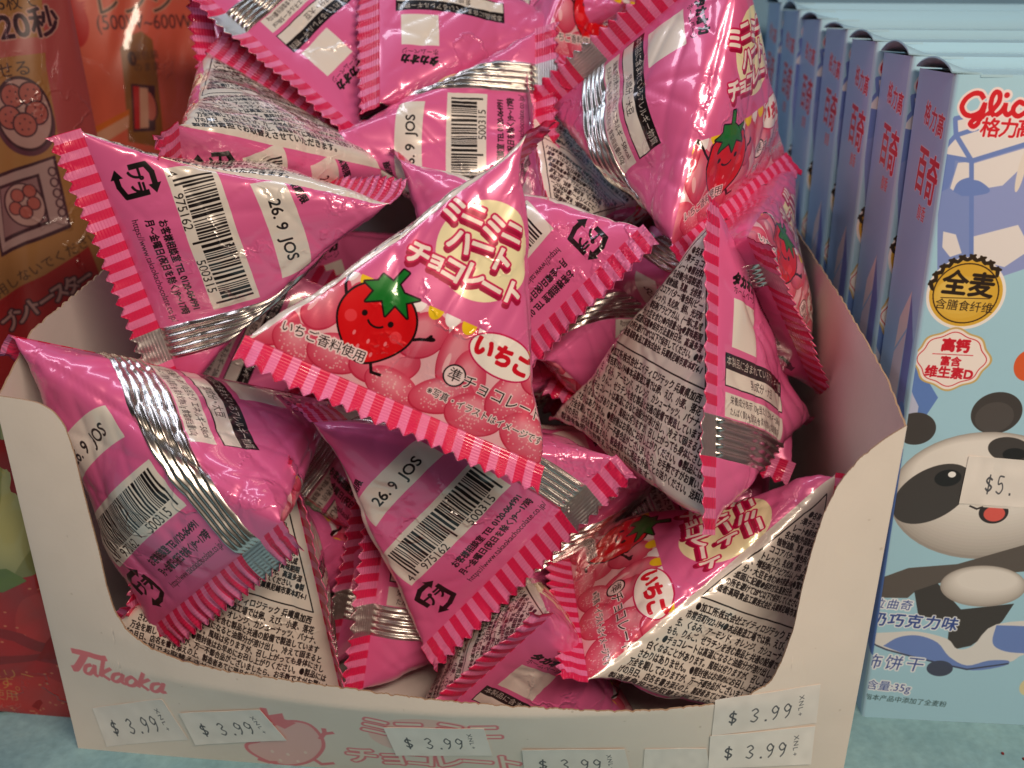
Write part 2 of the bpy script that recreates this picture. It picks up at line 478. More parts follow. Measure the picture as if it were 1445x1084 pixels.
def film_art():
    ppc = 132
    tiles = []
    for kind in 'BA':
        A = Art(2 * L, FH, ppc, PINK, y0=-SW, wrap=2 * L)
        if kind == 'A':
            tri = [(-.05, -.05), (L + .05, -.05), (L / 2, H + .1)]
        else: tri = [(-.05, -.05), (L + .05, -.05), (L / 2, H + .1)]
        m = np.zeros((A.h, A.w), np.float32)
        for dx in A._each():
            c = A.polycov(tri, dx)
            if c is not None:
                lo, cv = c; m[lo[1]:lo[1] + cv.shape[0], lo[0]:lo[0] + cv.shape[1]] = np.maximum(m[lo[1]:lo[1] + cv.shape[0], lo[0]:lo[0] + cv.shape[1]], cv)
        A.clip = m; front_art(A); A.clip = None
        if kind == 'A':
            side_art(A, 13.6, +1, -90, H - 2.1, H - 1.13)
            back_art(A, L, False)
            A.rect(13.6 - .47, -SW, 13.6 + .47, H + SW, SILV, metal=1.0)
            legal_art(A, (L, 0), (L / 2, H), (L / 2, H))
        else:
            side_art(A, 9.2, -1, 90, 4.45, 5.5)
            back_art(A, L, True)
            A.rect(9.2 - .47, -SW, 9.2 + .47, H + SW, SILV, metal=1.0)
            legal_art(A, (1.5 * L + .12, H), (L / 2, -H), (2.5 * L + .12, H))
        stripes(A, None)
        xs = 13.6 if kind == 'A' else 9.2
        A.rect(xs - .47, -SW - .1, xs + .47, .04, SILV, metal=1.0); A.rect(xs - .47, H - .04, xs + .47, H + SW + .1, SILV, metal=1.0)
        tiles.append(A)
    tiles[0].a = np.concatenate([tiles[0].a, tiles[1].a], 0)
    tiles[0].h *= 2
    return tiles[0].image('film_print')

# ------------------------------------------------------------------ materials
def new_mat(name):
    m = bpy.data.materials.new(name); m.use_nodes = True
    return m, m.node_tree.nodes, m.node_tree.links, m.node_tree.nodes['Principled BSDF']
def lin(c):
    c = np.asarray(c, float)
    return tuple(np.where(c <= .04045, c / 12.92, ((c + .055) / 1.055) ** 2.4)) + (1,)
def noise(N, K, scale, detail=3, vec=None, rough=.5):
    n = N.new('ShaderNodeTexNoise'); n.inputs['Scale'].default_value = scale; n.inputs['Detail'].default_value = detail
    n.inputs['Roughness'].default_value = rough
    if vec is None:
        tc = N.new('ShaderNodeTexCoord'); vec = tc.outputs['Object']
    K.new(vec, n.inputs['Vector'])
    return n
def bump(N, K, h, strength, dist, prev=None):
    b = N.new('ShaderNodeBump'); b.inputs['Strength'].default_value = strength; b.inputs['Distance'].default_value = dist
    K.new(h, b.inputs['Height'])
    if prev is not None: K.new(prev.outputs[0], b.inputs['Normal'])
    return b
def film_mat(name, im, crimp=False, rough=.2, coat=1.0, metal=.12, tc_scale=1.0):
    m, N, K, P = new_mat(name)
    t = N.new('ShaderNodeTexImage'); t.image = im; t.interpolation = 'Cubic'
    K.new(t.outputs['Color'], P.inputs['Base Color'])
    mx = N.new('ShaderNodeMath'); mx.operation = 'MAXIMUM'; mx.inputs[1].default_value = metal
    K.new(t.outputs['Alpha'], mx.inputs[0]); K.new(mx.outputs[0], P.inputs['Metallic'])
    P.inputs['Roughness'].default_value = rough + .1
    P.inputs['Coat Weight'].default_value = coat; P.inputs['Coat Roughness'].default_value = .04
    n1 = noise(N, K, 45, 3); b = bump(N, K, n1.outputs['Fac'], .22, .0010)
    n2 = noise(N, K, 220, 2); b = bump(N, K, n2.outputs['Fac'], .10, .0003, b)
    # thin crinkles: sparse ridged lines
    nr_ = noise(N, K, 70, 4); a1 = N.new('ShaderNodeMath'); a1.operation = 'SUBTRACT'; a1.inputs[1].default_value = .5; K.new(nr_.outputs['Fac'], a1.inputs[0])
    a2 = N.new('ShaderNodeMath'); a2.operation = 'ABSOLUTE'; K.new(a1.outputs[0], a2.inputs[0])
    a3 = N.new('ShaderNodeMapRange'); a3.inputs['From Min'].default_value = 0; a3.inputs['From Max'].default_value = .03; a3.inputs['To Min'].default_value = 1; a3.inputs['To Max'].default_value = 0; K.new(a2.outputs[0], a3.inputs[0])
    nm_ = noise(N, K, 30, 2); a4 = N.new('ShaderNodeMapRange'); a4.inputs['From Min'].default_value = .52; a4.inputs['From Max'].default_value = .66; K.new(nm_.outputs['Fac'], a4.inputs[0])
    a5 = N.new('ShaderNodeMath'); a5.operation = 'MULTIPLY'; K.new(a3.outputs[0], a5.inputs[0]); K.new(a4.outputs[0], a5.inputs[1])
    b = bump(N, K, a5.outputs[0], .55, .0006, b)
    if crimp:
        uv = N.new('ShaderNodeUVMap'); sp = N.new('ShaderNodeSeparateXYZ'); K.new(uv.outputs[0], sp.inputs[0])
        ml = N.new('ShaderNodeMath'); ml.operation = 'MULTIPLY'; ml.inputs[1].default_value = 2 * FH / .085 * 2 * math.pi / 1.0
        K.new(sp.outputs['Y'], ml.inputs[0])
        si = N.new('ShaderNodeMath'); si.operation = 'SINE'; K.new(ml.outputs[0], si.inputs[0])
        b = bump(N, K, si.outputs[0], .35, .00014, b)
    K.new(b.outputs[0], P.inputs['Normal']); K.new(b.outputs[0], P.inputs['Coat Normal'])
    return m
def plain(name, col, rough=.6, metal=0.0, nscale=0, namp=.1, bscale=0, bstr=.2, bdist=.0005, coat=0):
    m, N, K, P = new_mat(name)
    P.inputs['Roughness'].default_value = rough; P.inputs['Metallic'].default_value = metal
    P.inputs['Coat Weight'].default_value = coat
    c = np.array(lin(col)[:3])
    if nscale:
        n = noise(N, K, nscale, 5, rough=.65)
        r = N.new('ShaderNodeValToRGB'); r.color_ramp.elements[0].position = .3; r.color_ramp.elements[1].position = .7
        r.color_ramp.elements[0].color = tuple(c * (1 - namp)) + (1,); r.color_ramp.elements[1].color = tuple(np.minimum(c * (1 + namp), 1)) + (1,)
        K.new(n.outputs['Fac'], r.inputs[0]); K.new(r.outputs[0], P.inputs['Base Color'])
    else: P.inputs['Base Color'].default_value = tuple(c) + (1,)
    if bscale:
        n = noise(N, K, bscale, 4); b = bump(N, K, n.outputs['Fac'], bstr, bdist); K.new(b.outputs[0], P.inputs['Normal'])
    return m
FILM = film_art()
M_FILM = film_mat('printed_film', FILM)
M_SEAL = film_mat('crimped_printed_film', FILM, crimp=True, rough=.32, coat=.45, metal=.05)
M_FOIL = plain('silver_foil', (.84, .83, .81), .27, 1.0, bscale=160, bstr=.08, bdist=.0003)
M_EDGE = plain('raw_cardboard_edge', (.62, .52, .42), .9, bscale=900, bstr=.6)

# ------------------------------------------------------------------ setting
def box_verts(x0, x1, y0, y1, z0, z1):
    return [(x, y, z) for z in (z0, z1) for y in (y0, y1) for x in (x0, x1)]
BOXF = [(0, 2, 3, 1), (4, 5, 7, 6), (0, 1, 5, 4), (1, 3, 7, 5), (3, 2, 6, 7), (2, 0, 4, 6)]
m, N, K, P = new_mat('shelf_liner')
n = noise(N, K, 38, 6, rough=.7); r = N.new('ShaderNodeValToRGB')
r.color_ramp.elements[0].position = .32; r.color_ramp.elements[0].color = lin(rgb(124, 170, 184))
r.color_ramp.elements[1].position = .68; r.color_ramp.elements[1].color = lin(rgb(160, 205, 212))
K.new(n.outputs['Fac'], r.inputs[0])
n2 = noise(N, K, 420, 3); mixn = N.new('ShaderNodeMixRGB'); mixn.blend_type = 'MULTIPLY'; mixn.inputs[0].default_value = .35
K.new(r.outputs[0], mixn.inputs[1]); K.new(n2.outputs['Fac'], mixn.inputs[2]); K.new(mixn.outputs[0], P.inputs['Base Color'])
P.inputs['Roughness'].default_value = .7
b = bump(N, K, n2.outputs['Fac'], .3, .0006); K.new(b.outputs[0], P.inputs['Normal'])
tag(mesh_obj('shelf', box_verts(-60, 60, -30, 42, -2, 0), BOXF, m, smooth=False), kind='structure')
M_WALL = plain('painted_shelf_back', rgb(92, 140, 165), .6, nscale=12, namp=.12, bscale=60, bstr=.1)
tag(mesh_obj('shelf_back', box_verts(-60, 60, 42, 44, -2, 60), BOXF, M_WALL, smooth=False), kind='structure')
tag(mesh_obj('speck', np.concatenate([np.array(box_verts(x - .03, x + .03, y - .03, y + .03, 0, .05)) for x, y in ((14.2, .1), (12.1, -.6), (12.6, -.75), (13.7, .3))]), [tuple(i + 8 * k for i in f) for k in range(4) for f in BOXF], plain('crumb', (.5, .1, .1), .8), smooth=False), 'tiny red and dark crumbs lying on the pale blue shelf right of the tray', 'crumbs', kind='stuff')

# ------------------------------------------------------------------ the pile of tetrahedral candy packets
PACKS = {
    'C': ((-6.03, 0.19, 12.69), (0.77, 0.16, 9.30), (0.36, 2.24, 16.85), (-2.29, 6.94, 11.54)),
    'TL': ((-8.93, 4.08, 9.31), (-10.63, 4.30, 16.50), (-7.83, 10.72, 13.16), (-3.13, 4.85, 14.46)),
    'UL': ((-9.88, 8.76, 10.32), (-8.35, 4.75, 16.57), (-9.60, 12.36, 17.26), (-3.17, 9.79, 14.03)),
    'T1': ((-7.48, 17.70, 13.92), (-3.49, 16.41, 20.21), (-4.60, 10.51, 15.09), (-10.09, 12.94, 19.34)),
    'T2': ((-3.22, 17.53, 13.95), (2.17, 14.02, 17.86), (-3.97, 10.00, 15.99), (-4.34, 15.53, 21.27)),
    'J': ((0.73, 11.92, 17.99), (0.74, 7.82, 11.38), (-2.30, 15.04, 11.62), (-5.71, 9.32, 15.22)),
    'UR': ((4.07, 4.18, 13.47), (8.50, 10.62, 14.46), (5.97, 7.04, 20.66), (0.97, 10.73, 15.67)),
    'RC': ((8.84, 5.54, 7.87), (1.10, 5.63, 7.84), (5.14, 3.83, 14.73), (4.83, -0.60, 7.88)),
    'R9': ((5.79, 3.18, 14.08), (9.00, 6.19, 8.36), (8.75, 10.52, 14.17), (2.27, 9.31, 10.76)),
    'M10': ((3.41, 4.61, 13.96), (-1.55, 4.44, 8.62), (1.98, 11.20, 10.14), (-3.34, 8.48, 14.83)),
    'M11': ((0.93, 5.01, 9.91), (-0.62, 12.32, 8.44), (5.13, 8.80, 4.66), (5.93, 10.49, 12.03)),
    'LL': ((-5.31, -1.02, 8.53), (-9.87, 1.08, 3.62), (-5.13, 5.81, 8.21), (-12.15, 1.67, 12.09)),
    'BC': ((2.76, 2.41, 8.37), (-2.54, 1.67, 2.59), (-1.91, 8.36, 6.41), (-5.21, 2.22, 9.46)),
    'BR': ((1.62, 5.50, 4.15), (1.89, -1.08, 3.80), (8.49, 2.06, 8.04), (8.05, 0.58, 0.33)),
    'LB': ((-7.16, 7.17, 3.17), (-11.23, 0.94, 3.56), (-5.77, 1.85, 8.74), (-4.46, 0.16, 1.32)),
    'BM': ((4.01, 1.49, -0.72), (-0.12, 6.75, 2.95), (1.02, -0.52, 5.52), (-3.21, 0.48, -0.10)),
    'T3': ((0.82, 12.45, 17.29), (6.16, 17.29, 15.39), (3.20, 18.03, 22.18), (-0.99, 20.00, 16.26)),
    'M17': ((-0.77, 12.21, 9.02), (5.70, 12.33, 12.74), (1.02, 5.92, 13.21), (0.32, 12.43, 16.65)),
}


def packet_surface(V, rng, puff, nu=176, nt=88):
    Pv, Q, R, S = [np.array(v) for v in V]
    ts = np.linspace(0, 1, nt); us = np.linspace(0, 2 * L, nu + 1)[:-1]
    T, U = np.meshgrid(ts, us, indexing='ij')
    # the four long edges at film positions
    h = T * L / 2
    segs = [(h, L - h, (Pv, R), (Q, R), 1), (L - h, L + h, (Q, R), (Q, S), 0), (L + h, 2 * L - h, (Q, S), (Pv, S), 1), (2 * L - h, 2 * L + h, (Pv, S), (Pv, R), 0)]
    G = np.zeros(T.shape + (3,)); prof = np.zeros_like(T)
    UU = np.where(U < h, U + 2 * L, U)
    for a, b, ea, eb, upf in segs:
        msk = (UU >= a - 1e-9) & (UU <= b + 1e-9)
        x = np.clip((UU - a) / np.maximum(b - a, 1e-6), 0, 1)
        t = T[..., None]
        A = ea[0] + (ea[1] - ea[0]) * t; B = eb[0] + (eb[1] - eb[0]) * t
        pt = A + (B - A) * x[..., None]
        w = (1 - T) if upf else T
        d = T if upf else 1 - T
        pr = np.clip(4 * x * (1 - x), 0, 1) ** .7 * w * np.clip(d / .32, 0, 1) ** .75
        G = np.where(msk[..., None], pt, G); prof = np.where(msk, pr, prof)
    # round the long edges
    F = np.fft.rfft(G, axis=1); kf = np.arange(F.shape[1])
    sig = (.10 + .30 * np.sqrt(np.clip(4 * ts * (1 - ts), 0, 1)))
    sig[0] = sig[-1] = 0.0
    att = np.exp(-.5 * (sig[:, None] * kf[None, :] * 2 * math.pi / (2 * L)) ** 2)
    G = np.fft.irfft(F * att[..., None], n=nu, axis=1)
    c = G.mean(axis=1, keepdims=True)
    du = np.roll(G, -1, 1) - np.roll(G, 1, 1); dv = np.gradient(G, axis=0)
    nrm = np.cross(du, dv); nrm /= np.linalg.norm(nrm, axis=-1, keepdims=True) + 1e-9
    sgn = np.sign(((G - c) * nrm).sum(-1, keepdims=True).mean()); nrm = nrm * (sgn if sgn else 1)
    env = np.clip(np.minimum(T, 1 - T) / .12, 0, 1)
    disp = puff * 1.25 * prof
    # sweets pressing from the inside, soft dents
    x = G
    for k in range(10):
        kv = rng.normal(size=3); kv = kv / np.linalg.norm(kv) * rng.uniform(1.0, 3.2)
        ph = rng.uniform(0, 6.28)
        disp = disp + env * .06 / np.linalg.norm(kv) * np.sin(x @ kv + ph)
    for k in range(5):
        kv = rng.normal(size=3); kv = kv / np.linalg.norm(kv) * rng.uniform(1.4, 3.0)
        disp = disp - env * .035 * (1 - np.abs(np.sin(x @ kv + rng.uniform(0, 6.28)))) ** 6
    # sharp creases running out of the seal ends
    for k in range(20):
        top = rng.random() < .5
        cu = rng.choice([0, L]) + (L / 2 if top else 0) + rng.normal() * .25
        cv = H if top else 0
        ang = rng.uniform(25, 155) * (-1 if top else 1)
        dxy = np.array([math.cos(math.radians(ang)), math.sin(math.radians(ang))])
        qu = (U - cu + L) % (2 * L) - L; qv = T * H - cv
        al = qu * dxy[0] + qv * dxy[1]; dd = -qu * dxy[1] + qv * dxy[0]
        ln = rng.uniform(1.2, 4.2)
        disp = disp + rng.choice([-1, 1]) * rng.uniform(.02, .065) * np.exp(-np.abs(dd) / rng.uniform(.08, .2)) * np.clip(al / .4, 0, 1) * np.clip(1 - al / ln, 0, 1)
    for k in range(4):      # short free dents
        cu, cv = rng.uniform(0, 2 * L), rng.uniform(1, H - 1); a = rng.uniform(0, 3.14)
        qu = (U - cu + L) % (2 * L) - L; qv = T * H - cv
        al = qu * math.cos(a) + qv * math.sin(a); dd = -qu * math.sin(a) + qv * math.cos(a)
        disp = disp - rng.uniform(.03, .09) * np.exp(-np.abs(dd) / .18) * np.exp(-(al / .8) ** 2)
    return G + nrm * disp[..., None], nrm, ts, us

def film_uv(u, v, kind):
    return np.stack([u / (2 * L), (0.0 if kind == 'B' else .5) + .5 * (v + SW) / FH], -1)

def seal_strip(A, B, axis, ua, ub, v0, sgn, kind, rng, curl, tilt, parent, n1):
    """A->B along the seal; axis = outward direction; ua/ub film positions (front layer, back layer) as (start, step)"""
    n, m_ = 150, 9
    s = np.linspace(0, 1, n); ln = np.linalg.norm(B - A)
    e = (B - A) / ln
    w = axis - e * (axis @ e); w /= np.linalg.norm(w)
    nr = np.cross(e, w)
    if nr @ n1 < 0: nr = -nr
    w2 = w * math.cos(tilt) + nr * math.sin(tilt); nr = nr * math.cos(tilt) - w * math.sin(tilt)
    per = 2 * L / 44.0
    teeth = np.abs(((s * L / per) % 1) * 2 - 1) * .19
    ph = rng.uniform(0, 6.28, 3)
    wav = .05 * np.sin(s * 9 + ph[0]) + .028 * np.sin(s * 23 + ph[1]) + .012 * np.sin(s * 61 + ph[2])
    rows = np.linspace(0, 1, m_)
    P_ = np.zeros((m_, n, 3)); q = np.zeros((m_, n))
    for i, r in enumerate(rows):
        wid = r * (SW - .16 + teeth) if i else -.03 * np.ones(n)
        end = 1 + 0 * s
        P_[i] = A + e * (s * ln)[:, None] + w2 * wid[:, None] + nr * ((wav * r + curl * r * r + .10 * (np.abs(s - .5) * 2) ** 4 * r * rng.uniform(-1, 1)))[:, None]
        q[i] = wid
    th = .022
    V1 = P_ + nr * th / 2; V2 = P_ - nr * th / 2
    fl = np.cross(P_[0, 1] - P_[0, 0], P_[1, 0] - P_[0, 0]) @ nr < 0
    F = [grid_faces(m_, n, fl), grid_faces(m_, n, not fl, m_ * n)]
    a = (m_ - 1) * n + np.arange(n - 1)
    F.append(np.stack([a, a + 1, a + 1 + m_ * n, a + m_ * n], -1))
    vv = v0 + sgn * np.maximum(q, 0)
    s2 = np.broadcast_to(s, q.shape)
    U1 = film_uv(ua[0] + ua[1] * s2 * L, vv, kind); U2 = film_uv(ub[0] + ub[1] * s2 * L, vv, kind)
    o = mesh_obj('seal_strip', np.concatenate([V1.reshape(-1, 3), V2.reshape(-1, 3)]), np.concatenate(F), M_SEAL, parent,
                 np.concatenate([U1.reshape(-1, 2), U2.reshape(-1, 2)]))
    return o

def packet(V, kind, label, seed, puff=.5, curls=(0.1, -.1), tilts=(0, 0)):
    rng = np.random.default_rng(seed)
    V = [np.array(v, float) for v in V]
    Pv, Q, R, S = V
    root = empty('candy_packet', label, 'candy packet', 'strawberry candy packets heaped in the tray', loc=tuple(sum(V) / 4))
    G, nrm, ts, us = packet_surface(V, rng, puff)
    nt, nu = G.shape[:2]
    Gc = np.concatenate([G, G[:, :1]], 1)
    T, U = np.meshgrid(ts, np.append(us, 2 * L), indexing='ij')
    fl = np.cross(Gc[nt // 2, 1] - Gc[nt // 2, 0], Gc[nt // 2 + 1, 0] - Gc[nt // 2, 0]) @ nrm[nt // 2, 0] < 0
    mesh_obj('wrapper', Gc.reshape(-1, 3), grid_faces(nt, nu + 1, fl), M_FILM, root, film_uv(U, T * H, kind).reshape(-1, 2))
    # ridged back seam of bare foil
    x0 = 13.6 if kind == 'A' else 9.2
    wd, nc = .47, 42
    xs = np.linspace(-wd, wd, nc)
    fi = (x0 + xs) / (2 * L) * nu
    i0 = np.floor(fi).astype(int); fr = (fi - i0)[None, :, None]
    Gs = G[:, i0 % nu] * (1 - fr) + G[:, (i0 + 1) % nu] * fr
    Ns = nrm[:, i0 % nu]
    rid = .045 + .038 * np.cos(xs / wd * math.pi * 5) * np.clip((1 - np.abs(xs) / wd) * 8, 0, 1)
    rid[0] = rid[-1] = .0
    env = np.clip(np.minimum(ts, 1 - ts) / .02, 0, 1)[:, None]
    wob = 1 + .15 * np.sin(ts * 13 + rng.uniform(0, 6))[:, None]
    Gs = Gs + Ns * (rid[None, :] * wob * env)[..., None]
    mesh_obj('foil_seam', Gs.reshape(-1, 3), grid_faces(nt, nc, fl), M_FOIL, root)
    M0, M1 = (Pv + Q) / 2, (R + S) / 2
    N1 = np.cross(Q - Pv, R - Pv); N2 = np.cross(S - Q, R - Q)
    seal_strip(Pv, Q, M0 - M1, (0, 1), (2 * L, -1), 0, -1, kind, rng, curls[0], tilts[0], root, N1)
    seal_strip(R, S, M1 - M0, (L / 2, 1), (2.5 * L, -1), H, 1, kind, rng, curls[1], tilts[1], root, N2)
    return root

INFO = {
 'C': ('B', 'frontmost candy packet lying on top, showing the whole strawberry picture and wordmark', .34, (.05, .1), (.15, .5)),
 'TL': ('A', 'candy packet with barcode and date patch uppermost, zigzag edge above the left cardboard wall', .45, (.05, .2), (-.1, .3)),
 'UL': ('A', 'candy packet with small print on top, just above the barcode packet at the upper left', .45, (.1, .1), (0, .2)),
 'T1': ('B', 'dim candy packet at the top edge, pale square patch facing up, left of its twin', .45, (.0, .1), (0, -.2)),
 'T2': ('B', 'dim candy packet at the top edge, middle one, pale square patch and glossy crease', .45, (.1, .1), (0, -1.45)),
 'J': ('A', 'candy packet standing with its date patch upright and ridged foil band across its top', .40, (.02, .1), (-.1, 0)),
 'UR': ('A', 'large upright candy packet at upper right, foil band left and wordmark right', .50, (-.1, .05), (.1, -.3)),
 'RC': ('A', 'tall candy packet right of centre, small print left of its zigzag seal', .42, (.1, .02), (0, .55)),
 'R9': ('A', 'candy packet wedged against the right cardboard wall, wordmark half in shade', .40, (.1, .1), (.2, 0)),
 'M10': ('B', 'candy packet with upside-down recycling mark, between the front packet and the small-print one', .40, (.15, .1), (0, 0)),
 'M11': ('A', 'candy packet mostly hidden left of the tall small-print one, foil band and label strips showing', .45, (.1, .1), (0, 0)),
 'LL': ('A', 'candy packet at lower left, wide foil band curving to its crimped corner', .55, (.25, .2), (.3, 1.7)),
 'BC': ('A', 'candy packet at bottom centre, barcode and recycling mark facing front', .36, (.05, .1), (-.15, 0)),
 'BR': ('A', 'candy packet at the lower right with pale small-print side and flavour oval turned sideways', .40, (.1, .1), (.2, 0)),
 'LB': ('A', 'shaded candy packet at bottom left, mostly small print above the tray rim', .40, (.1, .1), (0, .35)),
 'BM': ('A', 'candy packet at the very bottom, company name just above the tray rim', .45, (.1, .15), (0, .1)),
 'T3': ('A', 'farthest candy packet at the top, strawberry leaf and wordmark cut by the picture edge', .45, (.1, .1), (0, 0)),
 'M17': ('A', 'candy packet deep in the pile with only a bright corner of small print showing', .40, (.1, .1), (0, .2)),
}
for i, (k, (kind, label, puff, curls, tilts)) in enumerate(INFO.items()):
    packet(PACKS[k], kind, label, 100 + i * 7, puff, curls, tilts)
# packets lower in the heap, seen through the gaps
def rnd_packet(c, seed, label, kind='A'):
    rng = np.random.default_rng(seed)
    a = L / 2
    T4 = np.array([(-a, 0, -H / 2), (a, 0, -H / 2), (0, -a, H / 2), (0, a, H / 2)])
    vol = np.dot(np.cross(T4[1] - T4[0], T4[2] - T4[0]), T4[3] - T4[0])
    if vol > 0: T4[[2, 3]] = T4[[3, 2]]
    c = np.array(c, float); best = None
    for k in range(400):        # lie inside the tray, pink sides towards the opening
        q, _ = np.linalg.qr(rng.normal(size=(3, 3)))
        if np.linalg.det(q) < 0: q[:, 0] = -q[:, 0]
        X = np.array([c + q @ v for v in T4])
        n2 = unit(np.cross(X[3] - X[1], X[2] - X[1])); tc = unit(CAMP - c)
        cost = max(0, n2 @ tc + .35) * 2 + max(0, unit((X[0] + X[3]) / 2 - c) @ tc - .1) * (1.0 if seed > 70 else 0.0) + 3 * sum(max(0, 1.5 - x[1]) + max(0, x[0] - 8.0) + max(0, -10.8 - x[0]) + max(0, .6 - x[2]) for x in X)
        if best is None or cost < best[0]: best = (cost, q)
    q = best[1]
    packet([np.array(c) + q @ v for v in T4], kind, label, seed, .45)
DEEP = [((-8.0, 4.5, 4.2), 3, 'dark candy packet under the lower left one, beside the cardboard wall'),
        ((-3.0, 7.4, 5.6), 5, 'shaded candy packet in the gap behind the bottom small-print packet'),
        ((0.9, 6.0, 4.6), 8, 'shaded candy packet directly under the bottom centre barcode packet'),
        ((5.8, 6.8, 4.0), 12, 'shaded candy packet in the dark gap left of the right cardboard wall'),
        ((6.2, 8.6, 8.8), 15, 'dark pink candy packet behind the tall small-print one, at the right wall'),
        ((-9.0, 10.5, 8.0), 18, 'dark candy packet at the back left, under the barcode packet'),
        ((-4.0, 12.5, 9.0), 21, 'dark candy packet under the two dim ones at the top edge'),
        ((1.0, 13.0, 9.5), 24, 'dark candy packet in the black gap right of the upright date patch'),
        ((5.6, 14.4, 12.5), 27, 'dark candy packet behind the large upright one at the upper right'),
        ((-0.6, 8.8, 8.6), 33, 'shaded candy packet beneath the frontmost one'),
        ((-6.6, 14.2, 15.5), 36, 'dark candy packet in the far left corner of the heap'),
        ((0.2, 17.6, 17.5), 39, 'dim candy packet at the top edge between the two pale square patches'),
        ((-7.0, 6.9, 3.2), 64, 'candy packet in the dark corner behind the lower left tray rim'),
        ((-2.5, 6.6, 2.6), 74, 'candy packet at the tray floor in the dark gap left of bottom centre'),
        ((-1.2, 4.9, 3.4), 92, 'candy packet squeezed behind the left edge of the bottom centre barcode packet')]
for c, sd, lb in DEEP: rnd_packet(c, sd, lb)

# ------------------------------------------------------------------ cardboard tray
FLc, FRc = np.array([-12.2, .55]), np.array([8.85, -.8])
TH = .045
def bulge(s, z):
    return 1.7 * np.sin(math.pi * np.clip(s, 0, 1)) ** .9 * np.clip(.18 + z / 4.2, 0, 1) * np.clip((12.5 - z) / 8, 0, 1)
def front_pt(s, z):
    s = np.asarray(s, float); z = np.asarray(z, float)
    xy = FLc[None] + (FRc - FLc)[None] * s.reshape(-1, 1)
    nrm = unit([-(FRc - FLc)[1], (FRc - FLc)[0]])          # points back
    xy = xy - nrm[None] * bulge(s, z).reshape(-1, 1)
    return np.concatenate([xy, z.reshape(-1, 1)], 1)
def front_inv(px, py):
    r = ray(px, py); t = 24.0
    for _ in range(40):
        p = CAMP + r * t
        s = (p[0] - FLc[0]) / (FRc[0] - FLc[0])
        q = front_pt([s], [p[2]])[0]
        t += (q[1] - p[1]) / r[1]
    return s, p[2]
RIM = [(0, 558), (30, 563), (55, 568), (76, 580), (92, 600), (106, 640), (118, 690), (130, 735), (142, 780), (152, 825), (163, 860), (182, 890), (215, 914), (260, 932), (320, 946), (400, 958), (500, 971), (600, 985), (690, 993),
       (780, 999), (870, 1003), (940, 1001), (1010, 993), (1060, 980), (1090, 962), (1108, 925), (1122, 885), (1133, 830), (1147, 775), (1163, 725), (1185, 680), (1215, 645), (1250, 618), (1279, 600)]
rim = np.array([front_inv(*p) for p in RIM]); rim[0, 0] = 0; rim[-1, 0] = 1
rl = np.concatenate([[0], np.cumsum(np.hypot(np.diff(rim[:, 0]) * 21, np.diff(rim[:, 1])))])
NS = 560
ra = np.linspace(0, rl[-1], NS)
rs, rz = np.interp(ra, rl, rim[:, 0]), np.interp(ra, rl, rim[:, 1])
for _ in range(3):
    rs[1:-1] = (rs[:-2] + rs[1:-1] + rs[2:]) / 3; rz[1:-1] = (rz[:-2] + rz[1:-1] + rz[2:]) / 3
rs = np.maximum.accumulate(rs)
rngt = np.random.default_rng(9)
perf = (((ra / .42) % 1) > .78) * -.035 + rngt.normal(size=NS) * .008
inner = (ra > 1.8) & (ra < rl[-1] - 1.0)
rz = rz + perf * inner
tray = empty('display_tray', 'white cardboard display tray with torn-out front, heaped with pink candy packets', 'tray', loc=(-1.7, 7, 0))
ppc = 62
TA = Art(21.2, 12, ppc, rgb(232, 221, 210))
def tp(px, py):
    s, z = front_inv(px, py); return np.array([s * 21.2, z])
fld = vnoise(TA.h, TA.w, 160, rngt) * .6 + vnoise(TA.h, TA.w, 40, rngt) * .4
TA.a[..., :3] *= (1 + (fld[..., None] - .5) * .05)
for _ in range(60):      # small scuffs
    c = rngt.random(2) * [21.2, 11]; TA.ell(*c, rngt.uniform(.01, .04), rngt.uniform(.01, .05), rgb(190, 176, 160), alpha=.5)
FP = rgb(230, 126, 134); FP2 = rgb(240, 178, 176)
def tline(pts, w, col, **k): TA.line(np.array([tp(*p) for p in pts]), w, col, **k)
def tpoly(pts, col, **k): TA.poly(np.array([tp(*p) for p in pts]), col, **k)
def smooth(pts, n=6):
    P = np.array(pts, float); P = np.vstack([2 * P[0] - P[1], P, 2 * P[-1] - P[-2]]); out = []
    for i in range(1, len(P) - 2):
        for t in np.linspace(0, 1, n, endpoint=False):
            a, b, c, d = P[i - 1:i + 3]
            out.append(.5 * (2 * b + (c - a) * t + (2 * a - 5 * b + 4 * c - d) * t * t + (3 * b - a - 3 * c + d) * t ** 3))
    out.append(P[-2]); return out
# company name in script lettering, traced as strokes (pixel x = 0..400 of a 3.6x enlargement)
def zz(pts, ox=0, oy=784, f=3.6125): return [(ox + x / f, oy + y / f) for x, y in pts]
for st, w in (([(375, 483), (440, 497), (520, 520), (545, 522)], .17), ([(440, 500), (420, 535), (395, 570), (380, 572)], .2), ([(470, 555), (445, 562), (440, 590), (465, 600), (485, 575), (490, 560), (492, 600), (505, 612)], .11),
              ([(535, 530), (520, 610)], .12), ([(570, 575), (530, 600), (565, 630)], .11), ([(620, 600), (590, 605), (582, 630), (605, 640), (628, 625), (635, 605), (630, 640), (648, 652)], .11),
              ([(680, 615), (655, 630), (660, 655), (690, 660), (705, 638), (680, 615)], .11), ([(740, 600), (715, 665)], .12), ([(770, 630), (728, 650), (765, 682)], .11),
              ([(825, 650), (790, 655), (785, 682), (810, 690), (835, 670), (845, 652), (835, 690), (855, 694)], .11)):
    tline(zz(smooth(st)), w, FP)
